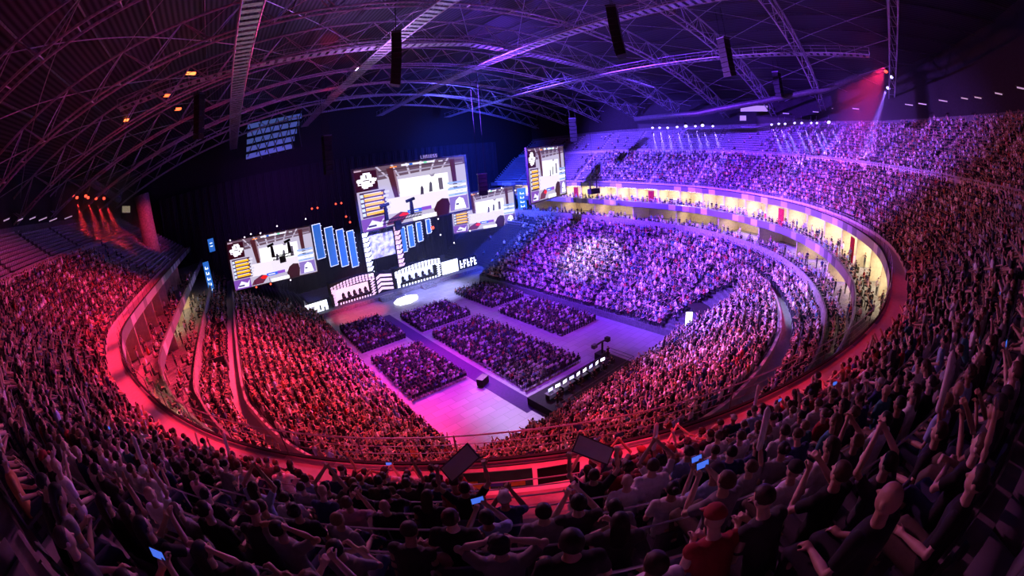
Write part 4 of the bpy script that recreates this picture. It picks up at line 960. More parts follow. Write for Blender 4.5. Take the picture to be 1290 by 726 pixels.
# tall blue side banners with white characters
for nm, x0, z0, z1, w, lab in (('tall_banner', -8.0, 8.6, 17.4, 1.3, 'tall blue banner with white marks hanging at the left stand, near the walkway'), ('tall_banner', 73.4, 9.0, 18.6, 3.0, 'tall blue banner with white marks beyond the right low video screen')):
    t = empty(nm, (x0, 86, z0), 0, lab, 'banner', None); H = z1 - z0
    b = MB(); b.box((0, 0, H / 2), (w, .12, H)); b.build('cloth', M_bluled, t); b = MB()
    for q in range(7): zc = H * (q + .7) / 8; b.box((0, -.08, zc), (w * .5, .03, .12)); b.box((-w * .2, -.08, zc + .25), (.12, .03, .5)); b.box((w * .18, -.08, zc + .2), (.12, .03, .4 if q % 2 else .2))
    b.build('lettering', M_led, t)
t = empty('small_banner', (at_D(267, 305, 90).x, 86, at_D(267, 305, 90).z - 1.5), 0, 'small blue lit banner above the tall left banner', 'banner')
b = MB(); b.box((0, 0, 1.2), (1.3, .1, 2.6)); b.build('cloth', M_bluled, t); b = MB(); b.box((0, -.07, 1.6), (.6, .03, .12)); b.box((0, -.07, 1.0), (.6, .03, .12)); b.build('lettering', M_led, t)
# venue lettering above the centre screen (seen as LANXESS)
b = MB(); blockletters(b, 'LANXESS', 0, 0, .8, 0, .62, .2); o_ = b.build('wall_lettering', mat('dim_lit_letters', (.5, .45, .6), emit=(.45, .36, .62), es=.55)); o_.location = (at_D(541, 193, 95).x - 1.0, 86.3, 29.2); tag(o_, 'dim block lettering above the right part of the centre screen', 'lettering')
# camera drone platform hung before the centre screen (two silhouettes on a truss)
t = empty('lighting_bridge', (34.5, 80, 0), 0, 'black truss bridge with two follow-spot operators before the centre screen', 'truss')
A_, B_ = at_D(483, 283, 89), at_D(532, 271, 94); b = MB(); u_ = (B_ - A_)
for e in (0, .7):
    for s_ in (0, .6): b.tube([A_ + Vector((0, s_, e)) - t.location, B_ + Vector((0, s_, e)) - t.location], .07, 5)
for k in range(12): b.tube([A_ + u_ * (k / 12) - t.location, A_ + u_ * ((k + 1) / 12) + Vector((0, 0, .7)) - t.location], .05, 4)
b.build('truss', M_black, t)
for k, f_ in enumerate((.1, .75)):
    b = MB(); p = A_ + u_ * f_ - t.location + Vector((0, 0, .7)); b.tube([p, p + Vector((0, 0, 1.6)), p + Vector((0, 0, 3.0))], [.5, .45, .35], 8); b.tube([p + Vector((-1.2, 0, 3.1)), p + Vector((.9, 0, 3.5))], .35, 8); b.build('follow_spot', M_black, t)
b = MB(); p = A_.lerp(B_, .35) - t.location; b.box((p.x, p.y, p.z - 1.0), (1.5, .8, 1.8)); b.build('winch_box', M_black, t)
A_, B_ = at_D(344, 328, 84), at_D(370, 321, 85); t = empty('lighting_bridge', tuple(A_), 0, 'short black truss with two follow spots before the left video screen', 'truss'); u_ = B_ - A_; b = MB()
for e in (0, .6): b.tube([Vector((0, 0, e)), u_ + Vector((0, 0, e))], .10, 5)
for k in range(6): b.tube([u_ * (k / 6), u_ * ((k + 1) / 6) + Vector((0, 0, .6))], .05, 4)
b.build('truss', M_black, t)
for f_ in (.05, .85): b = MB(); p = u_ * f_ + Vector((0, 0, .6)); b.tube([p, p + Vector((0, 0, 1.2)), p + Vector((0, 0, 2.2))], [.4, .35, .28], 8); b.tube([p + Vector((-.9, 0, 2.3)), p + Vector((.5, 0, 2.6))], .25, 8); b.build('follow_spot', M_black, t)
b = MB(); p = u_ * .45; b.box((p.x, p.y, p.z - .3), (1.3, .7, 1.3)); b.build('winch_box', M_black, t)
# ---------------------------------------------------------------- END PART 3
# ---------------------------------------------------------------- rear floor platform with consoles
t = empty('console_platform', (32, 28.4, 0), 0, 'black raised platform with railing behind the middle chair block', 'platform')
b = MB(); b.box((0, 0, .5), (14.4, 4.6, 1.0)); b.build('deck', M_black, t)
b = MB(); b.box((-4.0, -2.7, .55), (1.8, .3, .15)); 
for k in range(5): b.box((-5.0, -2.4 - .3 * k, .9 - .2 * k), (1.6, .3, .06))
b.build('stairs', M_rail, t)
b = MB()
for z in (1.5, 1.95): b.tube([(-7.1, -2.2, z), (7.1, -2.2, z)], .03, 5); b.tube([(7.1, -2.2, z), (7.1, 2.2, z)], .03, 5)
for k in range(8): b.tube([(-7.1 + 14.2 * k / 7, -2.2, 1), (-7.1 + 14.2 * k / 7, -2.2, 1.95)], .025, 5)
b.build('railing', M_dsteel, t)
for k in range(9):
    x = 26.6 + 1.15 * k
    if k in (0, 2, 4, 6):
        t = empty('console_table', (x + .3, 28.6, 1.0), 0, f"black console table, {ordn(k // 2 + 1)} from the left on the console platform", 'table', 'console tables')
        b = MB(); b.box((0, 0, .74), (2.0, .8, .05)); b.build('table_top', M_dsteel, t)
        for sx in (-.9, .9): b = MB(); b.box((sx, 0, .36), (.05, .6, .72)); b.build('leg', M_black, t)
    t = empty('control_monitor', (x, 28.7, 1.77), R(rnd.uniform(-14, 14)), f"bright white monitor, {ordn(k + 1)} from the left on the console platform", 'monitor', 'console monitors')
    b = MB(); b.box((0, .03, .32), (.78, .05, .46)); b.build('display_case', M_black, t); b = MB(); b.box((0, -.005, .32), (.72, .02, .40)); b.build('display', M_led if k % 3 else M_back, t)
    b = MB(); b.box((0, .05, .05), (.06, .06, .1)); b.box((0, .05, .0), (.3, .2, .02)); b.build('stand', M_dsteel, t)
for k, (x, y, ps) in enumerate(((27.2, 27.8, 'rest'), (29.0, 27.7, 'forward'), (30.8, 27.9, 'rest'), (33.0, 27.7, 'rest'), (35.0, 27.8, 'forward'), (36.8, 28.0, 'rest'), (26.0, 27.0, 'stand'), (38.0, 29.6, 'stand'))):
    body, shirt, trs, lean, hip, Rl = KIT[ps]; root = empty('person', (x, y, 1.0), rnd.uniform(-.3, .3), f"crew member in black, {ordn(k + 1)} from the left at the console platform", 'person', 'crew on the console platform')
    dz = .42 if ps == 'stand' else 0
    for nm, me, colr in (('body', body, SKINS[k % 3]), ('shirt', shirt, (.02, .02, .025)), ('trousers', trs, (.02, .02, .03)), ('hair', HAIRM['short'], HAIRS[k % 4])):
        c = bpy.data.objects.new(nm, me); COL.objects.link(c); c.parent = root; c.color = (*colr, 1)
        if nm == 'hair': c.rotation_euler = (-lean, 0, 0); c.location = hip - Rl @ (hip - Vector((0, 0, dz)))
    if ps != 'stand':
        t = empty('office_chair', (x, y - .05, 1.0), 0, f"dark swivel chair, {ordn(k + 1)} from the left on the console platform", 'chair', 'platform chairs')
        b = MB(); b.box((0, 0, .44), (.48, .46, .06)); b.build('seat', M_black, t); b = MB(); b.box((0, -.25, .75), (.44, .06, .5)); b.build('backrest', M_black, t)
        b = MB(); b.tube([(0, 0, .42), (0, 0, .08)], .03, 6); [b.tube([(0, 0, .1), (.28 * math.cos(a), .28 * math.sin(a), .03)], .02, 5) for a in (0, 1.26, 2.51, 3.77, 5.03)]; b.build('base', M_dsteel, t)
t = empty('camera_crane', (38.8, 31.2, 0), 0, 'tall black camera crane with operator seat at the right end of the platform', 'camera crane')
b = MB(); b.box((0, 0, .5), (1.5, 1.5, 1.0)); b.build('base', M_black, t); b = MB(); b.tube([(0, 0, 1), (0, 0, 2.6)], .15, 8); b.build('column', M_black, t)
b = MB(); b.tube([(-2.4, -.6, 3.1), (0, 0, 2.7), (1.6, .4, 2.3)], .12, 6); b.box((1.6, .4, 2.3), (.6, .6, .6)); b.build('arm', M_black, t); b = MB(); b.box((-2.4, -.6, 3.1), (.7, .5, .5)); b.build('camera_head', M_dsteel, t)
t = empty('flight_case', (23.9, 38.2, 0), .4, 'dark equipment trolley standing alone beside the rear-left floor block', 'equipment case')
b = MB(); b.box((0, 0, .6), (1.5, .9, .9)); b.build('case_body', M_black, t); b = MB(); b.box((0, 0, 1.08), (1.54, .94, .06)); b.build('lid', M_dsteel, t)
for sx in (-.6, .6):
    for sy in (-.35, .35): b = MB(); b.tube([(sx - .04, sy, .07), (sx + .04, sy, .07)], .07, 8); b.build('caster', M_dsteel, t)

# ---------------------------------------------------------------- roof
def zroof(x, y): return 50.5 - ((x - 34) / 46) ** 2 * 5.2
b = MB(); xs = np.linspace(-62, 126, 48); ys = np.linspace(-45, 118, 10); V = [(x, y, zroof(x, y)) for y in ys for x in xs]; n = len(xs)
b.add(V, [(j * n + i, j * n + i + 1, (j + 1) * n + i + 1, (j + 1) * n + i) for j in range(len(ys) - 1) for i in range(n - 1)])
struct(b.build('ceiling', M_roof), 'dark corrugated metal roof deck over the hall')
def zl(x, dz=0): return 45.4 - ((x - 36) / 40) ** 2 * 4.0 + dz
tr = 0
for y in (-6, 10, 23, 36, 49, 62, 75, 88, 101):
    tr += 1; t = empty('roof_truss', (34, y, 45), 0, f"arched steel roof truss crossing the hall, {ordn(tr)} from the camera side", 'truss', 'cross trusses of the roof')
    X = np.linspace(-46, 112, 54); O = t.location
    for nm, e, dy, r_ in (('bottom_chord', 0, -.6, .13), ('bottom_chord', 0, .6, .13), ('top_chord', 3.1, 0, .15)):
        b = MB(); b.tube([(x - O.x, dy, zl(x, e) - O.z) for x in X], r_, 5); b.build(nm, M_truss, t)
    b = MB()
    for k in range(len(X) - 1):
        a, c = X[k], X[k + 1]; e0, e1 = (0, 3.1) if k % 2 else (3.1, 0)
        for dy in (-.6, .6): b.tube([(a - O.x, dy * (1 if e0 == 0 else 0), zl(a, e0) - O.z), (c - O.x, dy * (1 if e1 == 0 else 0), zl(c, e1) - O.z)], .06, 4, cap=False)
        b.tube([(a - O.x, -.6, zl(a) - O.z), (a - O.x, .6, zl(a) - O.z)], .05, 4, cap=False)
    b.build('web_bracing', M_truss, t)
def catwalk(name, pts, w, label, grp):
    t = empty(name, pts[0], 0, label, 'catwalk', grp); O = t.location; d = (Vector(pts[1]) - Vector(pts[0])); L_ = d.length; u = d.normalized(); s_ = u.cross(Vector((0, 0, 1))).normalized()
    for sg in (-1, 1):
        b = MB(); b.tube([s_ * w * sg, s_ * w * sg + d], .09, 5); b.build('side_beam', M_truss, t)
        b = MB(); b.tube([s_ * w * sg + Vector((0, 0, 1.1)), s_ * w * sg + d + Vector((0, 0, 1.1))], .04, 5); [b.tube([s_ * w * sg + u * q, s_ * w * sg + u * q + Vector((0, 0, 1.1))], .03, 4) for q in np.arange(0, L_, 2.4)]; b.build('handrail', M_truss, t)
    b = MB(); rz = math.atan2(u.y, u.x)
    for q in np.arange(.4, L_, 1.1): p = u * q; b.box((p.x, p.y, p.z), (.62, w * 2, .05), rz)
    b.build('grating', M_rail, t)
catwalk('catwalk', ((-14, 49.0, 41.6), (34, 49, 45.0)), .8, 'steel catwalk hung under the fifth roof truss, left half', 'catwalks under the roof')
catwalk('catwalk', ((34, 49, 45.0), (84, 49, 42.6)), .8, 'steel catwalk hung under the fifth roof truss, right half', 'catwalks under the roof')
for x, lab in ((2, 'first from the left'), (21, 'second from the left'), (42, 'third from the left'), (63, 'fourth from the left')):
    catwalk('catwalk', ((x, -2, zl(x, -.3)), (x, 104, zl(x, -.3) - 2.0)), .9, f"steel catwalk running towards the stage end, {lab}", 'catwalks under the roof')
b = MB()
for x in np.arange(-44, 112, 5.2): b.tube([(x, -30, zroof(x, 0) - .35), (x, 112, zroof(x, 0) - .35)], .12, 4, cap=False)
struct(b.build('trim_7', M_dsteel), 'long purlins under the roof deck')
b = MB()
for x in np.arange(-40, 106, 10.4):
    for k in range(8): y = -6 + k * 13.4; b.tube([(x, y, zl(x, 3.1)), (x + 10.4, y + 13.4, zl(x + 10.4, 3.1))], .05, 4, cap=False); b.tube([(x + 10.4, y, zl(x + 10.4, 3.1)), (x, y + 13.4, zl(x, 3.1))], .05, 4, cap=False)
struct(b.build('trim_8', M_truss), 'thin cross bracing between the roof trusses')
# main arch pipes and the pillar
def pipe(name, pts, r_, m, label):
    b = MB(); c = Vector(pts[0]); rs = r_ if isinstance(r_, list) else [r_] * len(pts); b.tube([Vector(p) - c for p in pts], rs, 14); o = b.build(name, m, smooth=True); o.location = c; return tag(o, label, 'pipe')
PR = [at_D(800, 150, 97), at_D(880, 143, 88), at_D(960, 128, 83), at_D(1040, 113, 80.5), at_D(1090, 92, 80), at_D(1130, 68, 80)]
pipe('arch_pipe', PR, [.5, .6, .6, .6, .6, .6], M_dsteel, 'thick pale arch tube above the right upper deck, ending at the red lamps')
pipe('arch_pipe', [at_D(1132, 66, 80), at_D(1143, 40, 78), at_D(1147, -6, 76)], .7, M_dsteel, 'thick pale tube rising from the red lamp cluster into the roof')
pipe('arch_pipe', [at_D(62, 90, 72), at_D(68, 125, 74), at_D(78, 212, 80)], [.8, .8, .8], M_dark, 'thick tube descending above the left upper deck')
pipe('arch_pipe', [at_D(80, 212, 80), at_D(110, 226, 88), at_D(150, 252, 98)], .8, M_conc, 'short thick tube running from left roof node to the pillar head')
pipe('pillar', [at_D(178, 246, 86), at_D(196, 330, 86)], [1.75, 1.75], M_conc, 'broad round pillar glowing red at the stage end of the left upper deck')
# hanging loudspeaker arrays
def line_array(P, h, w, n, label, back=0):
    t = empty('line_array', P, math.atan2(-P[1] + 35, -P[0] + 32) - math.pi / 2, label, 'loudspeaker', 'hanging loudspeaker arrays'); dz = h / n
    for k in range(n):
        q = k / max(1, n - 1); b = MB(); M = Matrix.Translation((0, -.5 * q * q * h * .12, -dz * (k + .5))) @ Matrix.Rotation(-.25 * q * q, 4, 'X'); b.box((0, 0, 0), (w, 1.1, dz * .92), M=M); b.build('cabinet', M_black, t)
    b = MB(); b.box((0, 0, .15), (w * 1.1, 1.2, .2)); b.build('rigging_frame', M_dsteel, t)
    for sx in (-.4, .4): b = MB(); b.tube([(sx * w, 0, .2), (sx * w, 0, 50 - P[2] - 1)], .04, 4); b.build('chain', M_black, t)
def LA(px, pyt, pyb, D, w, n, lab): a, c = at_D(px, pyt, D), at_D(px, pyb, D); line_array(tuple(a), a.z - c.z, w, n, lab)
LA(499, 44, 108, 45, 1.7, 10, 'tall black speaker array hanging above the centre screen'); LA(771, 12, 72, 45, 2.1, 8, 'black two-part speaker array hanging at top centre'); LA(911, 50, 96, 60, 1.7, 8, 'black speaker array hanging over the right stand')
LA(251, 120, 175, 60, 1.4, 8, 'dark speaker array hanging over the left stand'); LA(411, 172, 220, 84, 1.8, 8, 'speaker array hanging between left and centre screens'); LA(978, 92, 122, 80, 1.4, 6, 'small speaker array hanging before the right arch tube')
LA(607, 220, 246, 84, 1.8, 5, 'short curved speaker array at the right edge of centre screen'); LA(721, 150, 178, 95, 1.6, 6, 'dark speaker array above the angled video screen')
t = empty('lamp_rig', tuple(at_D(748, 241, 88)), 0, 'small black winch rig hanging in front of the right suites', 'rig')
b = MB(); b.box((0, 0, 0), (3.0, 1.0, 1.1)); b.build('body', M_black, t); 
for sx in (-1.1, 1.1): b = MB(); b.tube([(sx, 0, .5), (sx, 0, 2.2)], .16, 5); b.build('lug', M_black, t)
b = MB(); b.tube([(0, 0, .5), (0, 0, 14)], .03, 4); b.build('cable', M_black, t)
# end wall, clerestory, drapes
b = MB(); b.box((32, 112, 26), (190, .6, 54)); struct(b.build('wall_far', M_black), 'black end wall behind the stage')
b = MB(); b.box((-60, 40, 26), (.6, 150, 54)); struct(b.build('wall_left', M_black), 'dark side wall of the hall'); b = MB(); b.box((124, 40, 26), (.6, 150, 54)); struct(b.build('wall_right', M_black), 'dark side wall of the hall'); b = MB(); b.box((32, -44, 26), (190, .6, 54)); struct(b.build('wall_near', M_black), 'dark wall behind the camera')
b = MB()
for k in range(230):
    x = -20 + k * .45; b.tube([(x, 108.5 + .3 * math.sin(k * 1.3), 0), (x, 108.5 + .3 * math.sin(k * 1.3), 33)], .28, 5, cap=False)
o = b.build('stage_drape', mat('dark_drape', (.02, .018, .03), .9, noise=0)); tag(o, 'huge dark pleated drape hanging behind the screens', 'drape')
Wd = bpy.data.objects.new('window_1', None); COL.objects.link(Wd); struct(Wd, 'high daylit roof window with slanted bars above the left screen')
M_sky = mat('blue_window_light', (.2, .3, .6), emit=(.09, .15, .50), es=.42)
for k in range(5):
    q = [at_D(p[0], p[1], 103) for p in ((312 - k * .5, 157 + k * 9.5), (380 - k * 3, 143 + k * 9.5), (380 - k * 3, 149 + k * 9.5), (312 - k * .5, 163 + k * 9.5))]
    b = MB(); b.add(q + [p + Vector((0, .2, 0)) for p in q], [(0, 1, 2, 3), (7, 6, 5, 4), (0, 4, 5, 1), (1, 5, 6, 2), (2, 6, 7, 3), (3, 7, 4, 0)]); b.build('pane', M_sky, Wd)
b = MB()
for k in range(6): b.tube([at_D(314 + k * 12, 158 - k * 2.5, 102), at_D(330 + k * 10, 200 - k * 3, 102)], .12, 4); b.tube([at_D(330 + k * 10, 152 - k * 2.5, 102), at_D(312 + k * 11, 198 - k * 3, 102)], .12, 4)
b.build('glazing_bars', M_dsteel, Wd)
# pale lit corner windows
for k, (px_, py_, w_, h_, D) in enumerate(((950, 137, 34, 7, 96), (936, 149, 8, 6, 96), (159, 264, 10, 8, 100))):
    q = [at_D(px_ + sx * w_ / 2, py_ + sy * h_ / 2, D) for sx, sy in ((-1, 1), (1, 1), (1, -1), (-1, -1))]; b = MB(); b.add(q + [p * 1.002 for p in q], [(0, 1, 2, 3), (7, 6, 5, 4), (0, 4, 5, 1), (1, 5, 6, 2), (2, 6, 7, 3), (3, 7, 4, 0)]); struct(b.build(f'window_{k + 2}', mat(f'warm_window_{k}', (.5, .5, .4), emit=(.75, .62, .38), es=.35)), 'small yellowish lit opening below the roof edge')
# strip lamps along the dark upper walls
for k, (px_, py_, D) in enumerate([(1145, 132, 71), (1162, 131, 68), (1188, 127, 63), (1215, 124, 58), (1232, 123, 55), (1258, 118, 51), (1286, 111, 46), (1052, 137, 90), (1078, 137, 86), (1028, 141, 92), (990, 143, 95), (8, 277, 56), (25, 277, 58), (41, 275, 60), (54, 276, 62), (67, 277, 66), (86, 274, 70)]):
    p = at_D(px_, py_, D); t = empty('strip_lamp', tuple(p), math.atan2(p.y, p.x) + math.pi / 2, f"short dim strip lamp on the dark {'right' if px_ > 600 else 'left'} upper wall, {ordn(k + 1 if px_ > 600 else k - 10)} of its row", 'lamp', 'strip lamps under the roof edge')
    b = MB(); b.box((0, 0, 0), (1.5 if D > 60 else 1.1, .12, .14)); b.build('tube', M_dash, t); b = MB(); b.box((0, .1, .1), (1.6, .15, .1)); b.build('housing', M_dsteel, t)
# visible stage lamps
def lamp(P, aim, lens, label, r_=.28, grp=None):
    t = empty('stage_lamp', tuple(P), 0, label, 'stage lamp', grp); q = (Vector(aim) - Vector(P)).to_track_quat('Z', 'Y').to_matrix().to_4x4()
    b = MB(); b.tube([q @ Vector((0, 0, -.9)), q @ Vector((0, 0, -.4)), q @ Vector((0, 0, 0))], [r_ * .6, r_ * 1.1, r_ * 1.15], 10); b.build('housing', M_black, t)
    b = MB(); b.tube([q @ Vector((0, 0, .0)), q @ Vector((0, 0, .06))], [r_, r_ * .95], 12); b.build('lens', lens, t)
    b = MB(); b.tube([(0, 0, .2), (0, 0, 1.4)], .05, 5); b.box((0, 0, .3), (r_ * 2.6, .08, .08)); b.build('yoke', M_dsteel, t); return t
VIO = (.16, .05, 1.0)
LAMPS = []
for k, (a, c) in enumerate(((822, 161), (831, 161), (841, 161), (853, 160), (864, 159), (876, 159), (885, 158), (898, 159))):
    P = at_D(a, c, 97); LAMPS.append((P, VIO)); lamp(P, (P.x - 16, P.y - 12, P.z - 22), M_lblue, f"violet stage lamp over the far right top tier, {ordn(k + 1)} in its row from left", .42 if k in (4, 6) else .30, 'first row of violet lamps')
for k, (a, c) in enumerate(((972, 157), (981, 156), (989, 156), (1001, 155), (1010, 155), (1022, 155), (1029, 155), (1044, 154))):
    P = at_D(a, c, 85); LAMPS.append((P, VIO)); lamp(P, (P.x - 16, P.y - 12, P.z - 22), M_lblue, f"violet stage lamp over the right top tier, {ordn(k + 1)} in its row from left", .40 if k == 7 else .26, 'second row of violet lamps')
for k, (a, c, m) in enumerate(((1117, 64, M_lred), (1115, 75, M_lred), (1121, 83, M_lred), (1116, 90, M_lred), (1123, 97, M_lblue), (1119, 111, M_lblue))):
    P = at_D(a, c, 79); lamp(P, (66, 0, 18), m, f"{'red' if m is M_lred else 'violet'} stage lamp on the right arch tube, {ordn(k + 1)} from top", .42, 'lamps on the right arch tube')
for k, (a, c, D) in enumerate(((93, 247, 76), (97, 249, 76), (108, 247, 78), (111, 249, 78), (121, 250, 80), (131, 250, 82))):
    P = at_D(a, c, D); lamp(P, (-25, 55, 20), M_lred, f"red stage lamp under the left roof edge, {ordn(k + 1)} from left", .30, 'red lamps on the left')
for k, (a, c, D, lab) in enumerate(((240, 92, 52, 'brightest'), (210, 120, 56, 'small upper'), (159, 151, 66, 'middle'), (112, 190, 76, 'lowest'), (224, 137, 57, 'dim second'))):
    P = at_D(a, c, D); t = empty('flood_lamp', tuple(P), R(40), f"{lab} orange-red flood lamp glowing among the dark left roof trusses", 'flood lamp', 'red flood lamps in the roof')
    w_ = 1.7 if k == 0 else 1.1; b = MB(); b.box((0, 0, 0), (w_, .4, .35)); b.build('housing', M_black, t); b = MB(); b.box((0, -.21, -.05), (w_ * .9, .04, .22)); b.box((0, 0, -.19), (w_ * .9, .3, .04)); b.build('lens', mat('orange_lens_%d' % k, (1, .2, .05), emit=(1, .16, .04), es=5 if k in (0, 2, 3) else 2.5), t)
for k, (a, c, D, cl) in enumerate(((393, 263, 88, 1), (400, 262, 88, 1), (423, 257, 88, 1), (430, 256, 88, 1), (436, 273, 88, 1), (441, 280, 88, 1), (545, 287, 90, 2), (290, 303, 87, 0), (308, 299, 87, 0), (316, 295, 87, 0), (328, 294, 87, 0), (349, 285, 87, 0), (385, 276, 87, 0), (323, 362, 87, 1), (341, 358, 87, 1), (366, 353, 87, 0), (555, 296, 90, 0), (572, 306, 90, 0), (592, 291, 90, 0), (552, 276, 90, 0), (617, 240, 90, 0), (632, 237, 90, 0), (649, 240, 90, 0), (504, 87 + 230, 88, 0))):
    P = at_D(a, c, D - 1.5); lamp(P, (10, 10, 20), M_lred if cl else M_lwhite, f"{'red' if cl else 'white'} pin lamp near the stage screens, {ordn(k + 1)} of the set from left screen", .14 + .22 * (cl == 2) + .05 * (cl == 1), 'pin lamps around the screens')
for k, (a, c) in enumerate(((304, 413), (303, 421), (286, 480), (287, 487), (270, 383))):
    P = at_D(a, c, 46 if k in (2, 3) else (62 if k < 2 else 80)); lamp(P, (0, 0, 24), M_lblue, f"violet-white lamp along the partition of the left stand, {ordn(k + 1)} of five", .25, 'lamps on the left partition')
# ---------------------------------------------------------------- lights
def spot(name, P, Q, col, power, size, blend=.6, radius=.6):
    l = bpy.data.lights.new(name, 'SPOT'); l.color = col; l.energy = power; l.spot_size = R(size); l.spot_blend = blend; l.shadow_soft_size = radius
    o = bpy.data.objects.new(name, l); COL.objects.link(o); o.location = P; o.rotation_euler = (Vector(Q) - Vector(P)).to_track_quat('-Z', 'Y').to_euler(); return o
RED = (1, .02, .07); PINK = (1, .06, .30); MAG = (.85, .08, .75); VIO = (.17, .03, 1.0); BLU = (.09, .10, 1.0); LAV = (.62, .45, 1.0); WHT = (.85, .80, 1.0); ROSE = (1, .25, .40)
K = 1000; ROSR = (1, .05, .12)
LIGHTS = [  # name, from, to, colour, power, cone, blend, radius
    ('red_wash', (22, 74, 44), (-8, 44, 12), RED, 420 * K, 44, .8, .8),
    ('red_wash', (26, 64, 44), (1, 36, 6), ROSR, 330 * K, 46, .9, .8),
    ('red_wash', (30, 52, 44), (15, 15, 6), ROSR, 200 * K, 24, .9, .8),
    ('pink_wash', (22, 70, 44), (6, 54, 3), PINK, 160 * K, 50, .8, .8),
    ('magenta_wash', (30, 62, 44), (17, 46, 0), (1, .03, .6), 260 * K, 34, .8, .8),
    ('violet_wash', (31, 40, 45), (31, 50, 0), (.34, .04, 1), 260 * K, 60, .9, .8),
    ('lavender_spot', (44, 60, 44), (25, 33, 0), (.7, .4, 1), 230 * K, 17, 1, .5),
    ('violet_wash', (30, 66, 44), (66, 46, 5), VIO, 620 * K, 60, .8, .8),
    ('white_spot', (40, 74, 43), (60, 51, 6), (.75, .6, 1), 420 * K, 19, 1, .5),
    ('violet_wash', (24, 60, 44), (62, 20, 6), (.24, .08, 1), 700 * K, 42, .8, .8),
    ('pink_wash', (16, 66, 44), (32, 13, 4), (1, .08, .36), 460 * K, 22, 1, .8),
    ('lavender_wash', (20, 58, 44), (47, 12, 6), (.42, .18, 1), 900 * K, 28, 1, .8),
    ('path_spot', (40, 30, 44), (48, 8, 9.5), (.5, .5, 1), 60 * K, 16, 1, .4),
    ('violet_wash', (34, 60, 43), (84, 18, 26), VIO, 760 * K, 44, .9, .8),
    ('lavender_wash', (34, 60, 43), (74, -4, 25), (.32, .09, 1), 640 * K, 42, 1, .8),
    ('blue_wash', (40, 70, 42), (88, 58, 25), (.13, .05, 1), 700 * K, 60, .8, .8),
    ('rose_wash', (30, 70, 40), (52, -12, 25), (1, .14, .20), 80 * K, 44, 1, .8),
    ('rose_wash', (30, 70, 40), (4, 4, 23), (.8, .16, .5), 70 * K, 44, 1, .8),
    ('magenta_wash', (34, 74, 40), (-20, 26, 25), (1, .05, .22), 150 * K, 44, .9, .8),
    ('blue_wash', (50, 66, 40), (66, 88, 8), (.04, .07, 1), 330 * K, 60, .8, .8),
    ('drape_blue', (62, 78, 38), (72, 109, 24), (.02, .06, 1), 130 * K, 90, 1, .8),
    ('drape_violet', (10, 84, 34), (14, 109, 22), (.2, .03, .5), 22 * K, 100, 1, .8),
    ('stage_red', (24, 70, 30), (21.5, 78.5, 0), (1, .02, .10), 110 * K, 26, .8, .4),
    ('stage_blue', (40, 68, 30), (40, 77, 0), (.4, .4, 1), 170 * K, 34, .9, .4),
    ('stage_glow', (34, 76, 26), (34, 94, 3), (.10, .13, 1), 45 * K, 90, .8, .5),
    ('pillar_red', (-8, 66, 30), (-19, 84, 27), (1, .03, .12), 14 * K, 34, .8, .3),
    ('roof_violet', (48, 60, 34), (48, 50, 46), VIO, 20 * K, 150, 1, 1.5),
    ('roof_blue', (60, 78, 32), (55, 95, 45), BLU, 34 * K, 150, 1, 1.5),
    ('roof_violet', (20, 50, 37), (20, 44, 46), (.5, .2, .9), 10 * K, 150, 1, 1.5),
]
for u_, pw, cl_ in ((-13.4, 14, RED), (-12.6, 16, RED), (-10.5, 17, RED), (-7.5, 17, RED), (-3.5, 16, RED), (1, 14, RED), (6, 14, RED), (11.5, 11, RED), (17, 6, RED), (23, 4, RED), (29, 3.5, RED)):
    i_ = int(np.argmin(np.abs(RIM[:NS // 2 + 10, 0] - u_) + (0 if u_ > -13 else np.abs(RIM[:NS // 2 + 10, 1] - 38)))); p_ = RIM[i_] + NRM[i_] * .7; q_ = RIM[i_] - NRM[i_] * 3
    LIGHTS.append(('added_rim_spot', (q_[0], q_[1], 44), (p_[0], p_[1], DZ), cl_, pw * (3.0 if u_ < 10 else 1.5) * K, 17, .9, .3))  # unseen overhead spots added to brighten the rim walkway in red
for i_, cl_, pw in ((NS // 2 + 40, MAG, 6), (NS // 2 + 62, VIO, 10), (NS // 2 + 80, VIO, 12)):
    p_ = RIM[i_] + NRM[i_] * .7; LIGHTS.append(('added_rim_spot', (p_[0] - 6 * NRM[i_][0], p_[1] - 6 * NRM[i_][1], 44), (p_[0], p_[1], DZ), cl_, pw * K, 24, .9, .3))  # further added spots without fixtures, tinting the right-hand rim
for a in LIGHTS: spot(*a)
w = bpy.data.worlds.new('hall_air'); scene.world = w; w.use_nodes = True
w.node_tree.nodes['Background'].inputs[0].default_value = (.25, .12, .45, 1); w.node_tree.nodes['Background'].inputs[1].default_value = .012

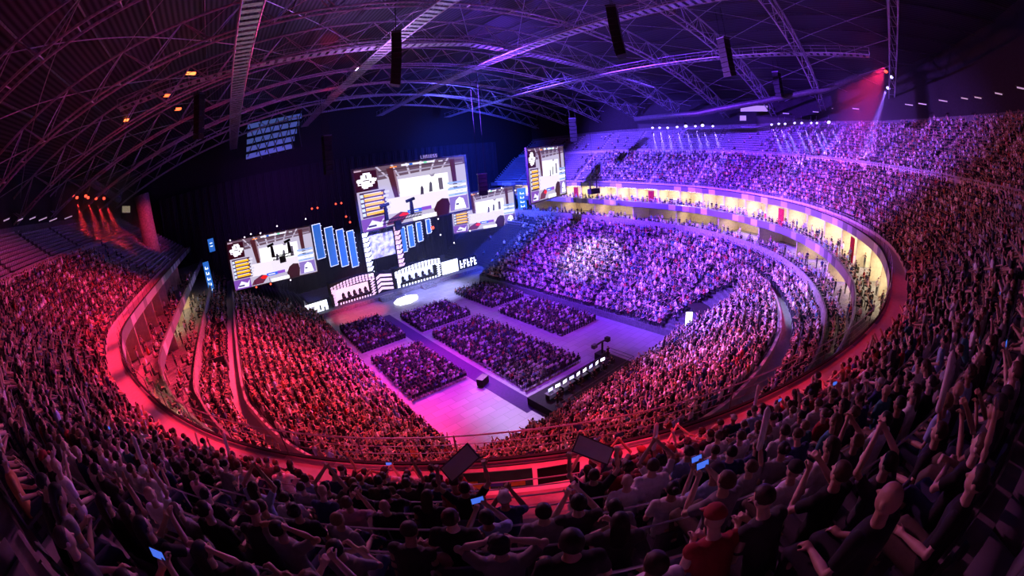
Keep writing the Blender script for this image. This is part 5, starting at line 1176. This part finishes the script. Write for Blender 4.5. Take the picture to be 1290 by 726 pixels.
# narrow beams of the visible lamps and the haze they show in
def beam(name, P, Q, *a):
    P = Vector(P); Q = Vector(Q); spot(name, P + (Q - P).normalized() * 1.3, Q, *a)
for P, c_ in LAMPS: beam('lamp_beam', P, (P.x - 16, P.y - 12, P.z - 22), (.22, .15, 1), 130 * K, 9, .3, .12)
P = at_D(1119, 105, 79); beam('lamp_beam', P, (P.x - 6, P.y + 7, 28), (.25, .12, 1), 420 * K, 11, .5, .2)
P = at_D(1117, 78, 79); beam('lamp_beam', P, (P.x - 12, P.y + 12, 30), (1, .02, .15), 150 * K, 44, .8, .2)
for a, c in ((95, 248), (109, 248), (121, 250), (131, 250)): P = at_D(a, c, 78); beam('lamp_beam', P, (P.x + 3.5, P.y - 3, 26), (1, .03, .04), 22 * K, 20, .6, .15)
def haze(name, c, d, rz, dens, label):
    b = MB(); b.box((0, 0, 0), d); m = bpy.data.materials.new(name); m.use_nodes = True; nt = m.node_tree; nt.nodes.remove(nt.nodes['Principled BSDF'])
    v = nt.nodes.new('ShaderNodeVolumeScatter'); v.inputs['Density'].default_value = dens; v.inputs['Anisotropy'].default_value = .2; nt.links.new(v.outputs[0], nt.nodes['Material Output'].inputs['Volume'])
    o = b.build(name, m); o.location = c; o.rotation_euler = (0, 0, rz); tag(o, label, 'haze', None, 'stuff')
HZ = True
if HZ:
    for lo, lab in ((0, 'first'), (8, 'second')):
        A_, B_ = LAMPS[lo][0], LAMPS[lo + 7][0]; m_ = (A_ + B_) / 2; haze('haze', (m_.x - 1.2, m_.y - 1, m_.z - 3.0), (6, (A_ - B_).length + 7, 7), math.atan2(B_.y - A_.y, B_.x - A_.x) - math.pi / 2, .03, f"thin haze in the {lab} row of violet lamp beams over the right top tier")
    haze('haze', (75, -3, 37), (20, 18, 20), .6, .008, 'thin haze below the right arch tube lamps')
    haze('haze', (-27, 72, 31), (16, 20, 14), 0, .03, 'thin red haze under the left roof lamps')
    haze('haze', (36, 88, 8), (60, 18, 15), 0, .010, 'thin blue haze around the stage')
